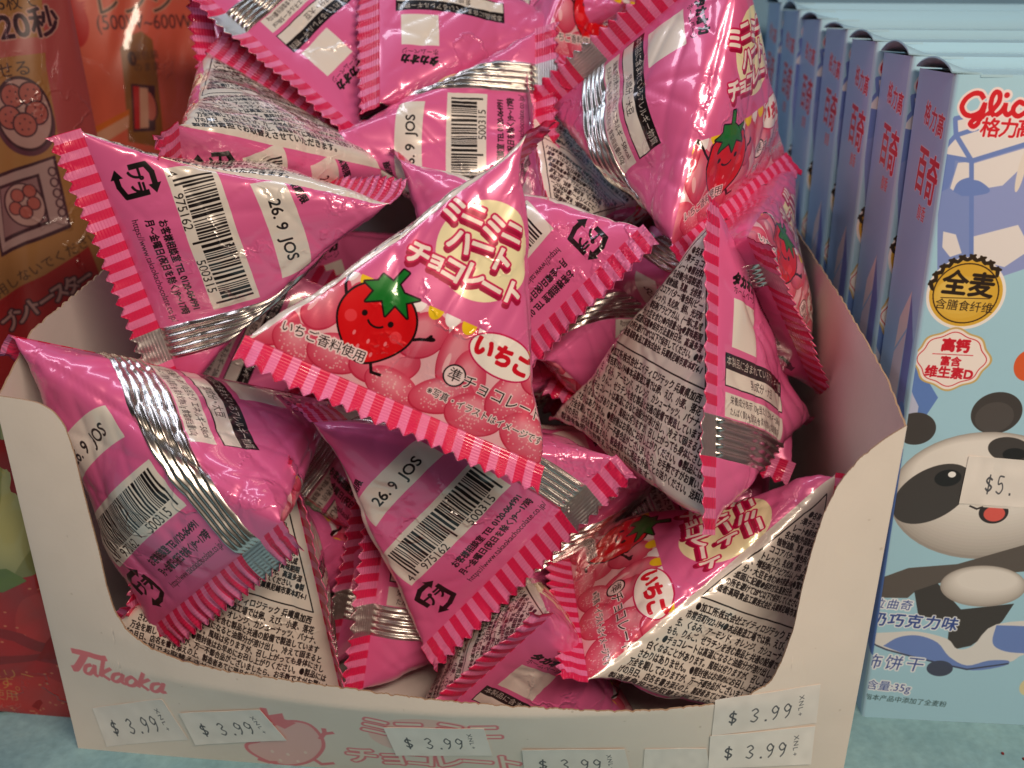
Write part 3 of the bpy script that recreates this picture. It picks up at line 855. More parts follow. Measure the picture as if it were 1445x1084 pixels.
# pale printed strawberry
sb = zz(smooth([(60, 945), (0, 960), (20, 1000), (120, 1050), (230, 1065), (330, 1040), (390, 980), (385, 920), (330, 860), (250, 840), (170, 850), (110, 880), (60, 945)]), 350)
tpoly(sb, FP2, alpha=.75); tline(sb, .1, FP)
tpoly(zz([(75, 770), (110, 775), (120, 810), (190, 800), (200, 830), (260, 850), (200, 880), (140, 850), (90, 820)], 350), FP)
for st in ([(380, 930), (400, 905), (445, 900)], [(405, 905), (400, 880)], [(350, 1040), (380, 1060), (440, 1055)], [(150, 1050), (110, 1050), (60, 1035)]):
    tline(zz(st, 350), .13, FP)
for q in ((130, 995), (210, 1010), (300, 1000), (170, 1040), (260, 1045)):
    p = tp(*zz([q], 350)[0]); TA.ell(*p, .05, .08, rgb(246, 215, 205))
# pale printed wordmark behind the price labels
cpt = tp(608, 1040); TA.ell(*cpt, 1.55, 1.0, rgb(240, 190, 180), alpha=.7)
for st, x, y, sz, adv in (("ミニミニ", 607, 1030, 1.0, .95), ("チョコレート", 612, 1072, .95, .78)):
    c0 = tp(x, y)
    for pas in (0, 1):
        for i, ch in enumerate(st):
            px_ = c0[0] + (i - (len(st) - 1) / 2) * adv
            if pas == 0: TA.text(ch, px_, c0[1], sz, FP, (4 if i % 2 else -4), outline=.09, ocol=FP)
            else: TA.text(ch, px_, c0[1], sz, rgb(240, 222, 208), (4 if i % 2 else -4), bold=.02)
TIMG = TA.image('tray_print')
def paper_mat(name, im, rough=.55, coat=.15, dist=.0006):
    m, N, K, P = new_mat(name)
    t = N.new('ShaderNodeTexImage'); t.image = im; t.interpolation = 'Cubic'; t.extension = 'EXTEND'
    K.new(t.outputs['Color'], P.inputs['Base Color'])
    P.inputs['Roughness'].default_value = rough; P.inputs['Coat Weight'].default_value = coat; P.inputs['Coat Roughness'].default_value = .3
    n = noise(N, K, 25, 4); b = bump(N, K, n.outputs['Fac'], .25, dist)
    n = noise(N, K, 700, 3); b = bump(N, K, n.outputs['Fac'], .12, .0002, b)
    K.new(b.outputs[0], P.inputs['Normal'])
    return m
M_TRAY = paper_mat('printed_cardboard', TIMG)
M_CARD = plain('plain_cardboard', rgb(208, 200, 194), .75, nscale=15, namp=.06, bscale=500, bstr=.25, bdist=.0002)
NR = 34
Sg = np.broadcast_to(rs, (NR, NS)).copy(); fr = np.linspace(0, 1, NR)[:, None]
Zg = fr * rz[None, :]
Pg = front_pt(Sg.ravel(), Zg.ravel()).reshape(NR, NS, 3)
V, F, uv = sheet(Pg, TH, np.stack([Sg, Zg / 12], -1))
fp = mesh_obj('front_panel', V, F, M_TRAY, tray, uv)
fp.data.materials.append(M_EDGE)
mi = np.zeros(len(F), 'i'); mi[2 * (NR - 1) * (NS - 1):] = 1; fp.data.polygons.foreach_set('material_index', mi)
def side_panel(pts, z_of, name='side_panel'):
    """pts: plan polyline front->back; z_of(s) rim height"""
    n = 120; pts = np.array(pts, float)
    l = np.concatenate([[0], np.cumsum(np.linalg.norm(np.diff(pts, axis=0), axis=1))]); s = np.linspace(0, l[-1], n)
    xy = np.stack([np.interp(s, l, pts[:, 0]), np.interp(s, l, pts[:, 1])], 1)
    z = z_of(s) + (((s / .42) % 1) > .78) * -.04 + rngt.normal(size=n) * .012
    G = np.zeros((12, n, 3))
    for i, f in enumerate(np.linspace(0, 1, 12)):
        G[i, :, :2] = xy; G[i, :, 2] = z * f
    V, F, _ = sheet(G, TH)
    o = mesh_obj(name, V, F, M_CARD, tray)
    o.data.materials.append(M_EDGE)
    mi = np.zeros(len(F), 'i'); mi[2 * 11 * (n - 1):] = 1; o.data.polygons.foreach_set('material_index', mi)
    return o
side_panel([FRc + [.0, .06], (8.95, 2), (9.05, 6), (9.2, 10.9), (9.5, 17.5)], lambda s: np.interp(s, [0, 1.5, 6, 12, 18.4], [10.9, 11.3, 11.7, 11.9, 12.6]))
side_panel([FLc + [.0, .06], (-12.0, 2.6), (-11.85, 7.7), (-11.6, 17.5)], lambda s: np.interp(s, [0, 2, 7, 17], [10.9, 11.85, 11.85, 12.6]))
side_panel([(-11.55, 17.5), (9.45, 17.5)], lambda s: 13.5 + 0 * s, 'back_panel')
mesh_obj('base_panel', box_verts(-11.8, 8.7, 1.1, 17.4, .02, .1), BOXF, M_CARD, tray, smooth=False)

# price labels
M_LAB = {}
def label_img(txt, extra, tone=1.0, seed=0, w=2.9, h=1.05):
    A = Art(w, h, 110, rgb(236, 230, 224) * tone)
    g = rgb(78, 78, 84)
    STR = {'$': [[(.6, .75), (.3, .85), (.1, .68), (.35, .5), (.6, .35), (.35, .15), (.08, .28)], [(.38, 1.0), (.3, 0)]],
           '3': [[(.1, .85), (.4, .97), (.6, .75), (.3, .52), (.6, .3), (.35, .05), (.05, .15)]],
           '9': [[(.6, .75), (.35, .97), (.1, .72), (.3, .48), (.58, .62), (.62, .8), (.5, .3), (.25, .03)]],
           '5': [[(.65, .95), (.25, .95), (.18, .55), (.5, .6), (.6, .3), (.35, .05), (.05, .15)]], '.': [[(.25, .05), (.33, .05)]]}
    x = .42
    for ch in txt:
        if ch == ' ': x += .26; continue
        for st in STR[ch]:
            P_ = smooth([(x + px_ * .34, h * .24 + py_ * .42) for px_, py_ in st], 5) if len(st) > 2 else [(x + px_ * .34, h * .24 + py_ * .42) for px_, py_ in st]
            A.line(P_, .055 if ch == '.' else (.042 if ch == '$' else .032), g)
        x += .22 if ch == '.' else .34
    if extra:
        for i, ch in enumerate("XNL+"[:4]):
            A.text(ch, x + .15, h * .74 - i * .155, .19, g, -82, bold=.008)
    rr = np.random.default_rng(seed)
    A.a[..., :3] *= 1 + (vnoise(A.h, A.w, 30, rr)[..., None] - .5) * .05
    return paper_mat('price_label_paper', A.image('price_label_print'), .5, .1, .0002)
def sticker(quad, mat, parent, inv, pt, lift=.02, seed=0, label=None):
    """quad of photo points (bl, br, tr, tl) on a curved panel, laid on it as thin paper"""
    q = np.array([inv(*p) for p in quad]); n, m_ = 20, 10
    rr = np.random.default_rng(seed)
    a, b = np.meshgrid(np.linspace(0, 1, m_), np.linspace(0, 1, n), indexing='ij')
    P2 = (q[0] * (1 - b)[..., None] + q[1] * b[..., None]) * (1 - a)[..., None] + (q[3] * (1 - b)[..., None] + q[2] * b[..., None]) * a[..., None]
    G = pt(P2[..., 0].ravel(), P2[..., 1].ravel()).reshape(m_, n, 3)
    du = np.gradient(G, axis=1); dv = np.gradient(G, axis=0); nn = np.cross(du, dv); nn /= np.linalg.norm(nn, axis=-1, keepdims=True)
    if nn[0, 0, 1] > 0: nn = -nn
    edge = (np.abs(b - .5) * 2) ** 8 * .02 + (np.abs(a - .5) * 2) ** 8 * .015
    G = G + nn * (TH / 2 + lift + edge * .5 + .006 * np.sin(b * 9 + rr.uniform(0, 6)) * a)[..., None]
    V, F, uv = sheet(G, .006, np.stack([b, a], -1))
    o = mesh_obj('price_sticker', V, F, mat, parent, uv)
    if label: o['label'] = label
    return o
STK = [([(152, 1052), (268, 1042), (232, 985), (132, 998)], '$ 3.99', 1, 'price sticker at the left end of the tray, beside the company name'),
       ([(278, 1049), (408, 1042), (372, 999), (256, 1004)], '$ 3.99', 1, 'price sticker half over the pale printed strawberry'),
       ([(562, 1064), (698, 1064), (688, 1026), (546, 1024)], '$ 3.99', 1, 'price sticker over the pale printed wordmark'),
       ([(742, 1093), (892, 1093), (884, 1054), (740, 1055)], '$ 3.99', 1, 'price sticker cut by the bottom edge, right of the wordmark'),
       ([(908, 1092), (1004, 1090), (998, 1054), (912, 1055)], '', 0, 'blank torn price sticker near the bottom edge'),
       ([(1000, 1082), (1144, 1076), (1150, 1022), (1004, 1036)], '$ 3.99', 1, 'lower price sticker at the right corner'),
       ([(1006, 1036), (1152, 1018), (1158, 964), (1012, 986)], '$ 3.99', 1, 'upper price sticker at the right corner')]
for i, (q, tx, ex, lb) in enumerate(STK):
    sticker(q, label_img(tx, ex, 1.0 + .02 * (i % 3), i), tray, front_inv, front_pt, .008 + .016 * (i % 2), i, lb)

# ------------------------------------------------------------------ blue biscuit boxes
BW, BH, BT = 13.5, 18.0, 2.75
BO = np.array([10.22, 1.75, 0.0]); AY = math.radians(-3.5); LEAN = math.radians(5.4)
EX = np.array([math.cos(AY), math.sin(AY), 0]); EZ = np.array([0, math.sin(LEAN), math.cos(LEAN)]); EZ = unit(EZ - EX * (EZ @ EX)); EY = np.cross(EZ, EX)
BNRM = -EY
def bp(px, py):
    p = on_plane(px, py, BO, EY) - BO
    return np.array([p @ EX, p @ EZ])
AW = 6.6
BA = Art(AW + BT, BH, 92, rgb(168, 212, 232), x0=-BT)
def bz(pts, ox=1045, oy=0, f=3.6125): return [bp(ox + x / f, oy + y / f) for x, y in pts]
def bpoly(pts, col, ox=1045, oy=0, **k): BA.poly(bz(pts, ox, oy), col, **k)
def bline(pts, w, col, ox=1045, oy=0, **k): BA.line(bz(pts, ox, oy), w, col, **k)
S1 = bp(1400, 500); S2 = bp(1410, 500); PXC = abs(S2[0] - S1[0]) / 10       # cm per photo pixel near the middle
VB = rgb(112, 138, 204); VL = rgb(146, 160, 214); WC = rgb(232, 228, 228)
# milk carton
bpoly([(995, 790), (1170, 820), (1170, 1490), (995, 1400)], rgb(130, 150, 208)); bpoly([(995, 800), (1085, 815), (1080, 880), (1050, 960), (1000, 985)], VB)
bpoly([(1170, 820), (1560, 700), (1560, 1330), (1170, 1460)], VL)
bpoly([(1090, 690), (1500, 560), (1560, 700), (1170, 820)], WC)
bpoly([(1085, 605), (1420, 540), (1420, 600), (1090, 690)], WC)
bpoly([(1090, 700), (1160, 810), (1010, 790)], WC)
bpoly([(1100, 830), (1160, 825), (1160, 930), (1080, 975), (1060, 960)], WC)
bpoly([(1175, 835), (1560, 720), (1560, 810), (1430, 850), (1330, 945), (1180, 970)], WC)
bpoly([(1180, 1205), (1410, 1145), (1445, 1210), (1445, 1290), (1340, 1360), (1180, 1320)], WC)
bpoly([(1025, 1180), (1090, 1195), (1120, 1290), (1060, 1310), (1020, 1260)], WC)
bpoly(smooth([(1075, 975), (1095, 935), (1130, 912), (1172, 912), (1172, 990), (1120, 1000)]), VB); bpoly(smooth([(1172, 915), (1215, 925), (1262, 962), (1250, 985), (1172, 1000)]), VB)
for ln_ in ([(1085, 605), (1090, 690), (995, 790)], [(1090, 690), (1170, 820)], [(995, 790), (1170, 820), (1560, 700)], [(1170, 820), (1170, 1400)], [(1090, 690), (1200, 655)], [(1085, 605), (1130, 595)]):
    bline(ln_, .11, VB)
# lower carton corner with spots
bpoly([(730, 560), (870, 800), (1000, 1015), (930, 1120), (870, 1200), (600, 1100), (600, 600)], rgb(98, 132, 200), 1045, 280)
bpoly([(780, 920), (860, 870), (850, 960), (900, 1060), (880, 1180), (800, 1100), (840, 1040)], rgb(190, 196, 224), 1045, 280)
BA.ell(*bz([(800, 990)], 1045, 280)[0], .28, .5, VB)
# brand script in red with a pale rim
GS = [([(1232, 500), (1215, 478), (1180, 478), (1140, 505), (1120, 545), (1135, 580), (1170, 590), (1215, 570), (1238, 530), (1225, 580), (1205, 625), (1180, 645), (1163, 630), (1185, 608), (1240, 590), (1275, 565)]), ([(1275, 565), (1310, 520), (1315, 480), (1295, 470), (1275, 500), (1268, 550), (1285, 588), (1320, 570), (1345, 535)]),
      ([(1345, 530), (1340, 565), (1355, 585), (1385, 565)]), ([(1440, 530), (1415, 520), (1388, 545), (1385, 575), (1410, 592), (1450, 570)])]
for col, w in ((rgb(244, 228, 228), .21), (rgb(214, 20, 36), .105)):
    for g_ in GS: bline(smooth(g_), w, col)
    BA.ell(*bz([(1352, 485)])[0], w * .62, w * .62, col)
for i, ch in enumerate("格力高"):
    p = bz([(1265 + i * 92, 655 + i * 2)])[0]
    BA.text(ch, p[0], p[1], .47, rgb(214, 20, 36), -3, outline=.045, ocol=rgb(240, 232, 232), bold=.014)
# gold seal
c = bp(1361, 414)
GOLD = rgb(222, 176, 60)
BA.ell(*c, .98, .93, rgb(246, 240, 235)); BA.ell(*c, .90, .85, GOLD)
for k in range(6): BA.ell(c[0] - .1 - .06 * k, c[1] - .1 + .05 * k, .7 - .1 * k, .55 - .07 * k, rgb(236, 200, 100), alpha=.28)
BA.ring(*c, .80, .76, .03, rgb(60, 40, 20)); BA.line([(c[0] - .6, c[1] - .12), (c[0] + .6, c[1] - .12)], .02, rgb(60, 40, 20))
for k, a in enumerate(np.linspace(165, 42, 9)):
    q = (c[0] + .86 * math.cos(math.radians(a)), c[1] + .84 * math.sin(math.radians(a)))
    for dd_ in (38, -38): BA.ell(q[0] + .05 * math.cos(math.radians(a + dd_)), q[1] + .08 * math.sin(math.radians(a + dd_)), .145, .05, rgb(48, 34, 18), a - 90 + dd_)
BA.text("全麦", c[0] + .02, c[1] + .22, .66, rgb(44, 30, 20), -4, bold=.022)
BA.text("含膳食纤维", c[0], c[1] - .33, .29, rgb(44, 30, 20), -4, bold=.008)
# wavy tag under it
c = bp(1341, 507)
t = np.linspace(0, 2 * math.pi, 90, endpoint=False); rr_ = 1 + .025 * np.cos(4 * t) + .045 * np.cos(8 * t)
for k, col in ((1.06, rgb(208, 176, 110)), (1.0, rgb(248, 238, 232))): BA.poly(np.stack([c[0] + .90 * k * rr_ * np.cos(t), c[1] + .76 * k * rr_ * np.sin(t)], 1), col)
P_ = np.stack([c[0] + .82 * rr_ * np.cos(t), c[1] + .68 * rr_ * np.sin(t)], 1); BA.line(np.vstack([P_, P_[:1]]), .022, rgb(206, 50, 60))
RD = rgb(206, 24, 44)
BA.text("高钙", c[0] + .04, c[1] + .36, .36, RD, -3, bold=.022); BA.line([(c[0] - .5, c[1] + .14), (c[0] + .52, c[1] + .12)], .018, RD)
BA.text("富含", c[0] - .02, c[1] - .06, .27, RD, -3, bold=.014); BA.text("维生素D", c[0] - .02, c[1] - .37, .33, RD, -3, bold=.020)
BA.ell(*bp(1450, 515), .36, .42, rgb(222, 96, 50))
# printed panda
DK = rgb(70, 64, 62); WH = rgb(232, 226, 218)
def bell(x, y, rx, ry, col, rot=0, **k):
    c_ = bp(x, y); BA.ell(c_[0], c_[1], rx * PXC, ry * PXC, col, rot, **k)
bell(1405, 582, 37, 33, DK, 12); bell(1402, 588, 28, 24, rgb(84, 78, 76), 12)
bell(1290, 605, 30, 26, DK)
for k_ in range(16):
    bell(1388 + .35 * k_, 700 - 2.0 * k_, 143 - 2.1 * k_, 107 - 3.3 * k_, rgb(*(np.array([164, 155, 148]) + (np.array([236, 231, 225]) - [164, 155, 148]) * (k_ / 15) ** .6)))
bell(1313, 697, 65, 42, DK, 38); bell(1336, 674, 20, 14, rgb(34, 30, 30), 8); bell(1342, 669, 6, 5, rgb(250, 250, 250))
bell(1424, 634, 33, 20, DK, -12); bell(1430, 640, 17, 10, rgb(34, 30, 30))
bell(1401, 722, 22, 19, rgb(50, 40, 40)); bell(1402, 724, 16, 13, rgb(228, 96, 86)); bpoly([(1190, 600), (1370, 600), (1370, 640), (1190, 628)], rgb(228, 220, 212), 1045, 540)
bline([(1165, 625), (1200, 640), (1230, 630)], .05, rgb(50, 40, 40), 1045, 540)
bpoly([(640, 150), (720, 110), (850, 62), (1100, 40), (1445, -60), (1600, -60), (1600, 60), (1100, 110), (1000, 140), (880, 185), (845, 215), (700, 215), (640, 220)], rgb(96, 86, 80), 1045, 784)
bpoly([(880, 180), (1000, 138), (1120, 270), (1390, 240), (1330, 330), (1250, 400), (1170, 455), (1100, 470), (1052, 440), (1060, 340), (900, 300)], rgb(66, 58, 54), 1045, 784)
for k_ in range(10):
    bell(1386 + .6 * k_, 826 - .9 * k_, 66 - 2.2 * k_, 37 - 2.0 * k_, rgb(*(np.array([170, 160, 152]) + (np.array([234, 228, 222]) - [170, 160, 152]) * (k_ / 9) ** .6)))
bpoly(smooth([(600, 400), (760, 390), (900, 385), (1050, 420), (1100, 470), (1180, 455), (1300, 345), (1600, 340), (1600, 500), (1440, 500), (1360, 540), (1150, 565), (1000, 540), (740, 480), (600, 430)], 4), rgb(226, 224, 222), 1045, 784)
bpoly(smooth([(720, 460), (800, 415), (900, 405), (1000, 440), (1060, 510), (1150, 555), (1260, 530), (1360, 530), (1340, 556), (1180, 580), (1000, 545), (850, 505), (720, 460)], 4), VB, 1045, 784)
bpoly(smooth([(1300, 350), (1450, 355), (1560, 370), (1560, 480), (1400, 490), (1310, 470), (1280, 430), (1300, 350)], 4), VB, 1045, 784)
bell(1325, 942, 21, 15, rgb(70, 74, 96)); 
bline([(640, 440), (740, 480), (900, 520), (1150, 575), (1360, 545)], .05, rgb(70, 74, 100), 1045, 784)
BLU = rgb(52, 74, 150); WO = rgb(236, 240, 246)
for st, x, y, sz, sp, w_ in (("拉曲奇", 1238, 852, 17, 19.5, .01), ("奶巧克力味", 1237, 874, 23, 25.5, .012), ("饰饼干", 1229, 934, 26, 30, .004), ("含量:35g", 1220, 966, 18, 0, .004), ("指本产品中添加了全麦粉", 1218, 983, 11, 0, .004)):
    if sp:
        for i, ch in enumerate(st):
            p = bp(x + i * sp, y + i * sp * .06); BA.text(ch, p[0], p[1], sz * PXC * 1.15, BLU, -3, outline=.05, ocol=WO, bold=w_, shear=.12)
    else:
        p = bp(x, y); BA.text(st, p[0], p[1], sz * PXC * 1.12, BLU if sz > 12 else rgb(40, 60, 60), -3, align=0.0, outline=.045 if sz > 12 else 0, ocol=WO, bold=w_, shear=.08)
bell(1448, 968, 12, 16, rgb(224, 214, 170))
bell(1440, 240, 5, 30, rgb(230, 222, 214), -5)
# narrow side (x from -BT at the back to 0 at the front edge)
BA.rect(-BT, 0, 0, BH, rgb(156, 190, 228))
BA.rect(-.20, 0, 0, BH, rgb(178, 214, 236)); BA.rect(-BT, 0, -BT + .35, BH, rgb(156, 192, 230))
SR = rgb(200, 26, 52)
for i, ch in enumerate("格力高"): BA.text(ch, -1.55 + i * .50, BH - 1.05 - i * .10, .60, SR, -6, sx=.8, outline=.035, ocol=rgb(225, 215, 225), bold=.015)
for i, ch in enumerate("百奇"): BA.text(ch, -1.45 + i * .82, BH - 2.45 - i * .15, 1.25, SR, -6, sx=.62, outline=.05, ocol=rgb(228, 218, 228), bold=.03)
for i, ch in enumerate("醇香"): BA.text(ch, -1.15 + i * .3, BH - 3.45, .42, SR, -6, sx=.7, outline=.02, ocol=rgb(225, 215, 225))
for q_, c_ in (([(-1.5, 10.6), (-.82, 11.5), (-.82, 10.5), (-1.6, 9.7)], (232, 214, 214)), ([(-1.6, 9.6), (-.82, 10.4), (-.90, 8.6), (-1.8, 7.9)], (222, 206, 218)), ([(-.8, 11.4), (-.3, 10.3), (-.3, 7.6), (-.82, 8.4)], (116, 122, 190)),
               ([(-1.85, 7.8), (-.9, 8.5), (-.85, 6.9), (-1.9, 6.2)], (196, 204, 230)), ([(-2.75, 5.8), (-1.8, 6.6), (-.8, 8.0), (0, 7.4), (0, 1.0), (-2.75, 2.6)], (86, 122, 196))):
    BA.poly([(x, y + 1.1) for x, y in q_], rgb(*c_))
BA.ell(-1.2, 7.9, .5, .75, rgb(86, 122, 196)); BA.ell(-.4, 9.1, .3, .6, rgb(86, 122, 196))
M_BOX = paper_mat('printed_carton', BA.image('carton_print'), .42, .35, .0004)
M_DARK = plain('carton_gap_shade', rgb(70, 66, 60), .9, bscale=200, bstr=.3)  # shade of the open carton end, put into the colour
BTOP = plain('carton_top', rgb(168, 206, 222), .45, bscale=40, bstr=.2, coat=.2)
def buv(x, z): return ((x + BT) / (AW + BT), z / BH)
def biscuit_box(label, O, ex, ey, ez, seed):
    rr = np.random.default_rng(seed)
    root = empty('biscuit_box', label, 'biscuit box', 'light blue biscuit boxes standing in a row', loc=tuple(O))
    def W3(x, y, z): return O + ex * x + ey * y + ez * z
    V, F, U = [], [], []
    # front and narrow side with a rounded corner between, then back
    prof = [(-BT, 'side', BT - .05), (-BT * .5, 'side', BT * .5), (-.10, 'side', .12), (-.03, 'c', .03), (0.04, 'c', 0), (.12, 'f', 0), (AW * .5, 'f', 0), (AW, 'f', 0)]
    cols = [((0.0, BT - .02), -BT), ((-.03, BT * .6), -BT * .6), ((-.03, BT * .3), -BT * .3), ((0, .10), -.10), ((.03, .03), -.04), ((.10, 0), .06), ((AW * .33, -.05), AW * .33), ((AW * .66, -.06), AW * .66), ((AW, -.06), AW), ((BW, 0), AW + .0)]
    zs = np.linspace(0, BH, 14)
    G = np.array([[W3(c_[0][0], c_[0][1] + 0, z) for c_ in cols] for z in zs])
    UVg = np.array([[buv(c_[1], z) for c_ in cols] for z in zs])
    nz, ncl = G.shape[:2]
    V = G.reshape(-1, 3); F = grid_faces(nz, ncl)
    mesh_obj('carton_body', V, F, M_BOX, root, UVg.reshape(-1, 2))
    # top, back and far end
    e = .02
    V2 = [W3(1.3, .06, BH - e), W3(BW, .02, BH - e), W3(BW, BT, BH - e), W3(1.3, BT, BH - e), W3(0.02, BT, 0), W3(BW, BT, 0), W3(BW, 0, 0), W3(.02, BT, BH - e)]
    mesh_obj('carton_back', V2, [(4, 7, 3, 2, 5), (5, 2, 1, 6)], BTOP, root, smooth=False)
    mesh_obj('top_panel', [W3(.55, -.03, BH), W3(BW, 0, BH), W3(BW, BT - .02, BH), W3(.55, BT - .02, BH)] + [W3(.55, -.03, BH - .06), W3(BW, 0, BH - .06), W3(BW, BT - .02, BH - .06), W3(.55, BT - .02, BH - .06)],
             [(0, 1, 2, 3), (7, 6, 5, 4), (0, 4, 5, 1), (3, 2, 6, 7), (0, 3, 7, 4), (1, 5, 6, 2)], BTOP, root, smooth=False)
    # arched tuck flap at the narrow end, with a dark sheet under it painted as the shaded gap
    n = 14; hh = rr.uniform(.18, .34); G = np.zeros((5, n, 3))
    for i, f in enumerate(np.linspace(0, 1, 5)):
        for j, y in enumerate(np.linspace(.02, BT - .04, n)):
            yy = y / BT
            G[i, j] = W3(-.10 + f * .7, y, BH + .02 + hh * (1 - f) ** 1.3 * math.sin(math.pi * min(1, yy * 1.0)) ** .7)
    Vv, Ff, _ = sheet(G, .04)
    mesh_obj('tuck_flap', Vv, Ff, BTOP, root)
    mesh_obj('gap_shade_sheet', [W3(.03, .03, BH - .04), W3(1.3, .03, BH - .04), W3(1.3, BT - .03, BH - .04), W3(.03, BT - .03, BH - .04)], [(0, 1, 2, 3)], M_DARK, root, smooth=False)
    return root
BL = ['nearest blue biscuit box, whole panda picture and handwritten price sticker facing front',
      'second blue biscuit box of the row, directly behind the one with the panda picture',
      'third blue biscuit box of the row, its narrow side lettering still bright red',
      'fourth blue biscuit box of the row, counted from the one with the panda picture',
      'fifth blue biscuit box of the row, its narrow side getting dim',
      'sixth blue biscuit box of the row, second from the far end, in shade',
           'farthest blue biscuit box of the row, almost black side beside the candy heap']
rb = np.random.default_rng(77)
O_ = BO.copy()
for i, lb in enumerate(BL):
    a = AY + (0 if i == 0 else rb.uniform(-.012, .012)); le = LEAN + (0 if i == 0 else rb.uniform(-.006, .012))
    ex = np.array([math.cos(a), math.sin(a), 0]); ez = unit(np.array([0, math.sin(le), math.cos(le)])); ez = unit(ez - ex * (ez @ ex)); ey = np.cross(ez, ex)
    bx0 = biscuit_box(lb, O_.copy(), ex, ey, ez, 50 + i)
    if i == 0: box0 = bx0
    st = BT + .10 + rb.uniform(0, .12)
    O_ = O_ + np.array([rb.uniform(-.05, .07), st, 0])
def box_inv(px, py): return bp(px, py)
def box_pt(x, z): return BO[None] + EX[None] * np.asarray(x).reshape(-1, 1) + EZ[None] * np.asarray(z).reshape(-1, 1)
sticker([(1352, 709), (1490, 718), (1492, 652), (1366, 642)], label_img(' $5.', 0, 1.0, 60), box0, box_inv, box_pt, .03, 60, 'torn white price sticker over the printed face')

# pale blue display case of the boxes, behind the row
M_CASE = plain('blue_display_card', rgb(122, 164, 190), .6, nscale=18, namp=.08, bscale=120, bstr=.2)
case = empty('display_case', 'pale blue cardboard back of the display behind the biscuit boxes', 'display case', loc=(18, 25, 0))
mesh_obj('back_card', box_verts(8.5, 40, 26.0, 26.15, 0, 20.5), BOXF, M_CASE, case, smooth=False)
mesh_obj('top_lip', box_verts(8.5, 40, 25.2, 25.95, 20.0, 20.12), BOXF, M_CASE, case, smooth=False)

# ------------------------------------------------------------------ snack pouches on the left
def pouch(name, label, p0, p1, height, draw, base, ppc=60, puffy=1.0, seed=0, lean=0.0, group=None, tone=1.0):
    """front face stands on p0->p1 (plan, left->right), art drawn in local (s,z) with a photo-pixel mapper"""
    p0 = np.array([p0[0], p0[1], 0.0]); p1 = np.array([p1[0], p1[1], 0.0]); w = np.linalg.norm(p1 - p0)
    ex = (p1 - p0) / w; nb = np.array([-ex[1], ex[0], 0]); ez = unit(np.array([0, 0, 1.0]) + nb * lean)
    nn = np.cross(ez, ex)
    def mp(px, py):
        p = on_plane(px, py, p0, nn) - p0; return np.array([p @ ex, p @ ez])
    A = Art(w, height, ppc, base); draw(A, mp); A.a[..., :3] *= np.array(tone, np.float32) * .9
    rr = np.random.default_rng(seed)
    root = empty('snack_pouch', label, 'snack pouch', group, loc=tuple(p0 + ex * w / 2))
    nx, nz = 60, 70
    x, z = np.meshgrid(np.linspace(0, 1, nx), np.linspace(0, 1, nz))
    prof = (np.clip(4 * x * (1 - x), 0, 1) ** .5) * np.clip(4 * z * (1 - z), 0, 1) ** .4
    d = np.zeros_like(x)
    for k in range(12):
        a_, b_, ph = rr.uniform(2, 16), rr.uniform(2, 16), rr.uniform(0, 6.28)
        d += np.sin(a_ * x + b_ * z + ph) * .05 + -.05 * (1 - np.abs(np.sin(a_ * x * .7 - b_ * z * .7 + ph))) ** 5
    for sg, nm in ((1, 'front_film'), (-1, 'back_film')):
        off = sg * (puffy * prof + d * np.clip(prof * 3, 0, 1)) - puffy * .0
        G = p0 + ex * (x * w)[..., None] + ez * (z * height)[..., None] - nn * (off - puffy * 0)[..., None] * (-1 if False else 1) * 1.0
        if sg < 0: G = G - nn * 0
        mt = film_mat('pouch_film', A.image('pouch_print'), rough=.3, coat=.7, metal=.0) if sg > 0 else plain('pouch_back', base, .4)
        # nn points away from the camera when ez x ex does; keep the printed sheet on the near side
        if (nn @ (CAMP - p0)) > 0: G = p0 + ex * (x * w)[..., None] + ez * (z * height)[..., None] + nn * off[..., None]
        mesh_obj(nm, G.reshape(-1, 3), grid_faces(nz, nx), mt, root, np.stack([x, z], -1).reshape(-1, 2))
    return root
DKP = rgb(70, 30, 52)
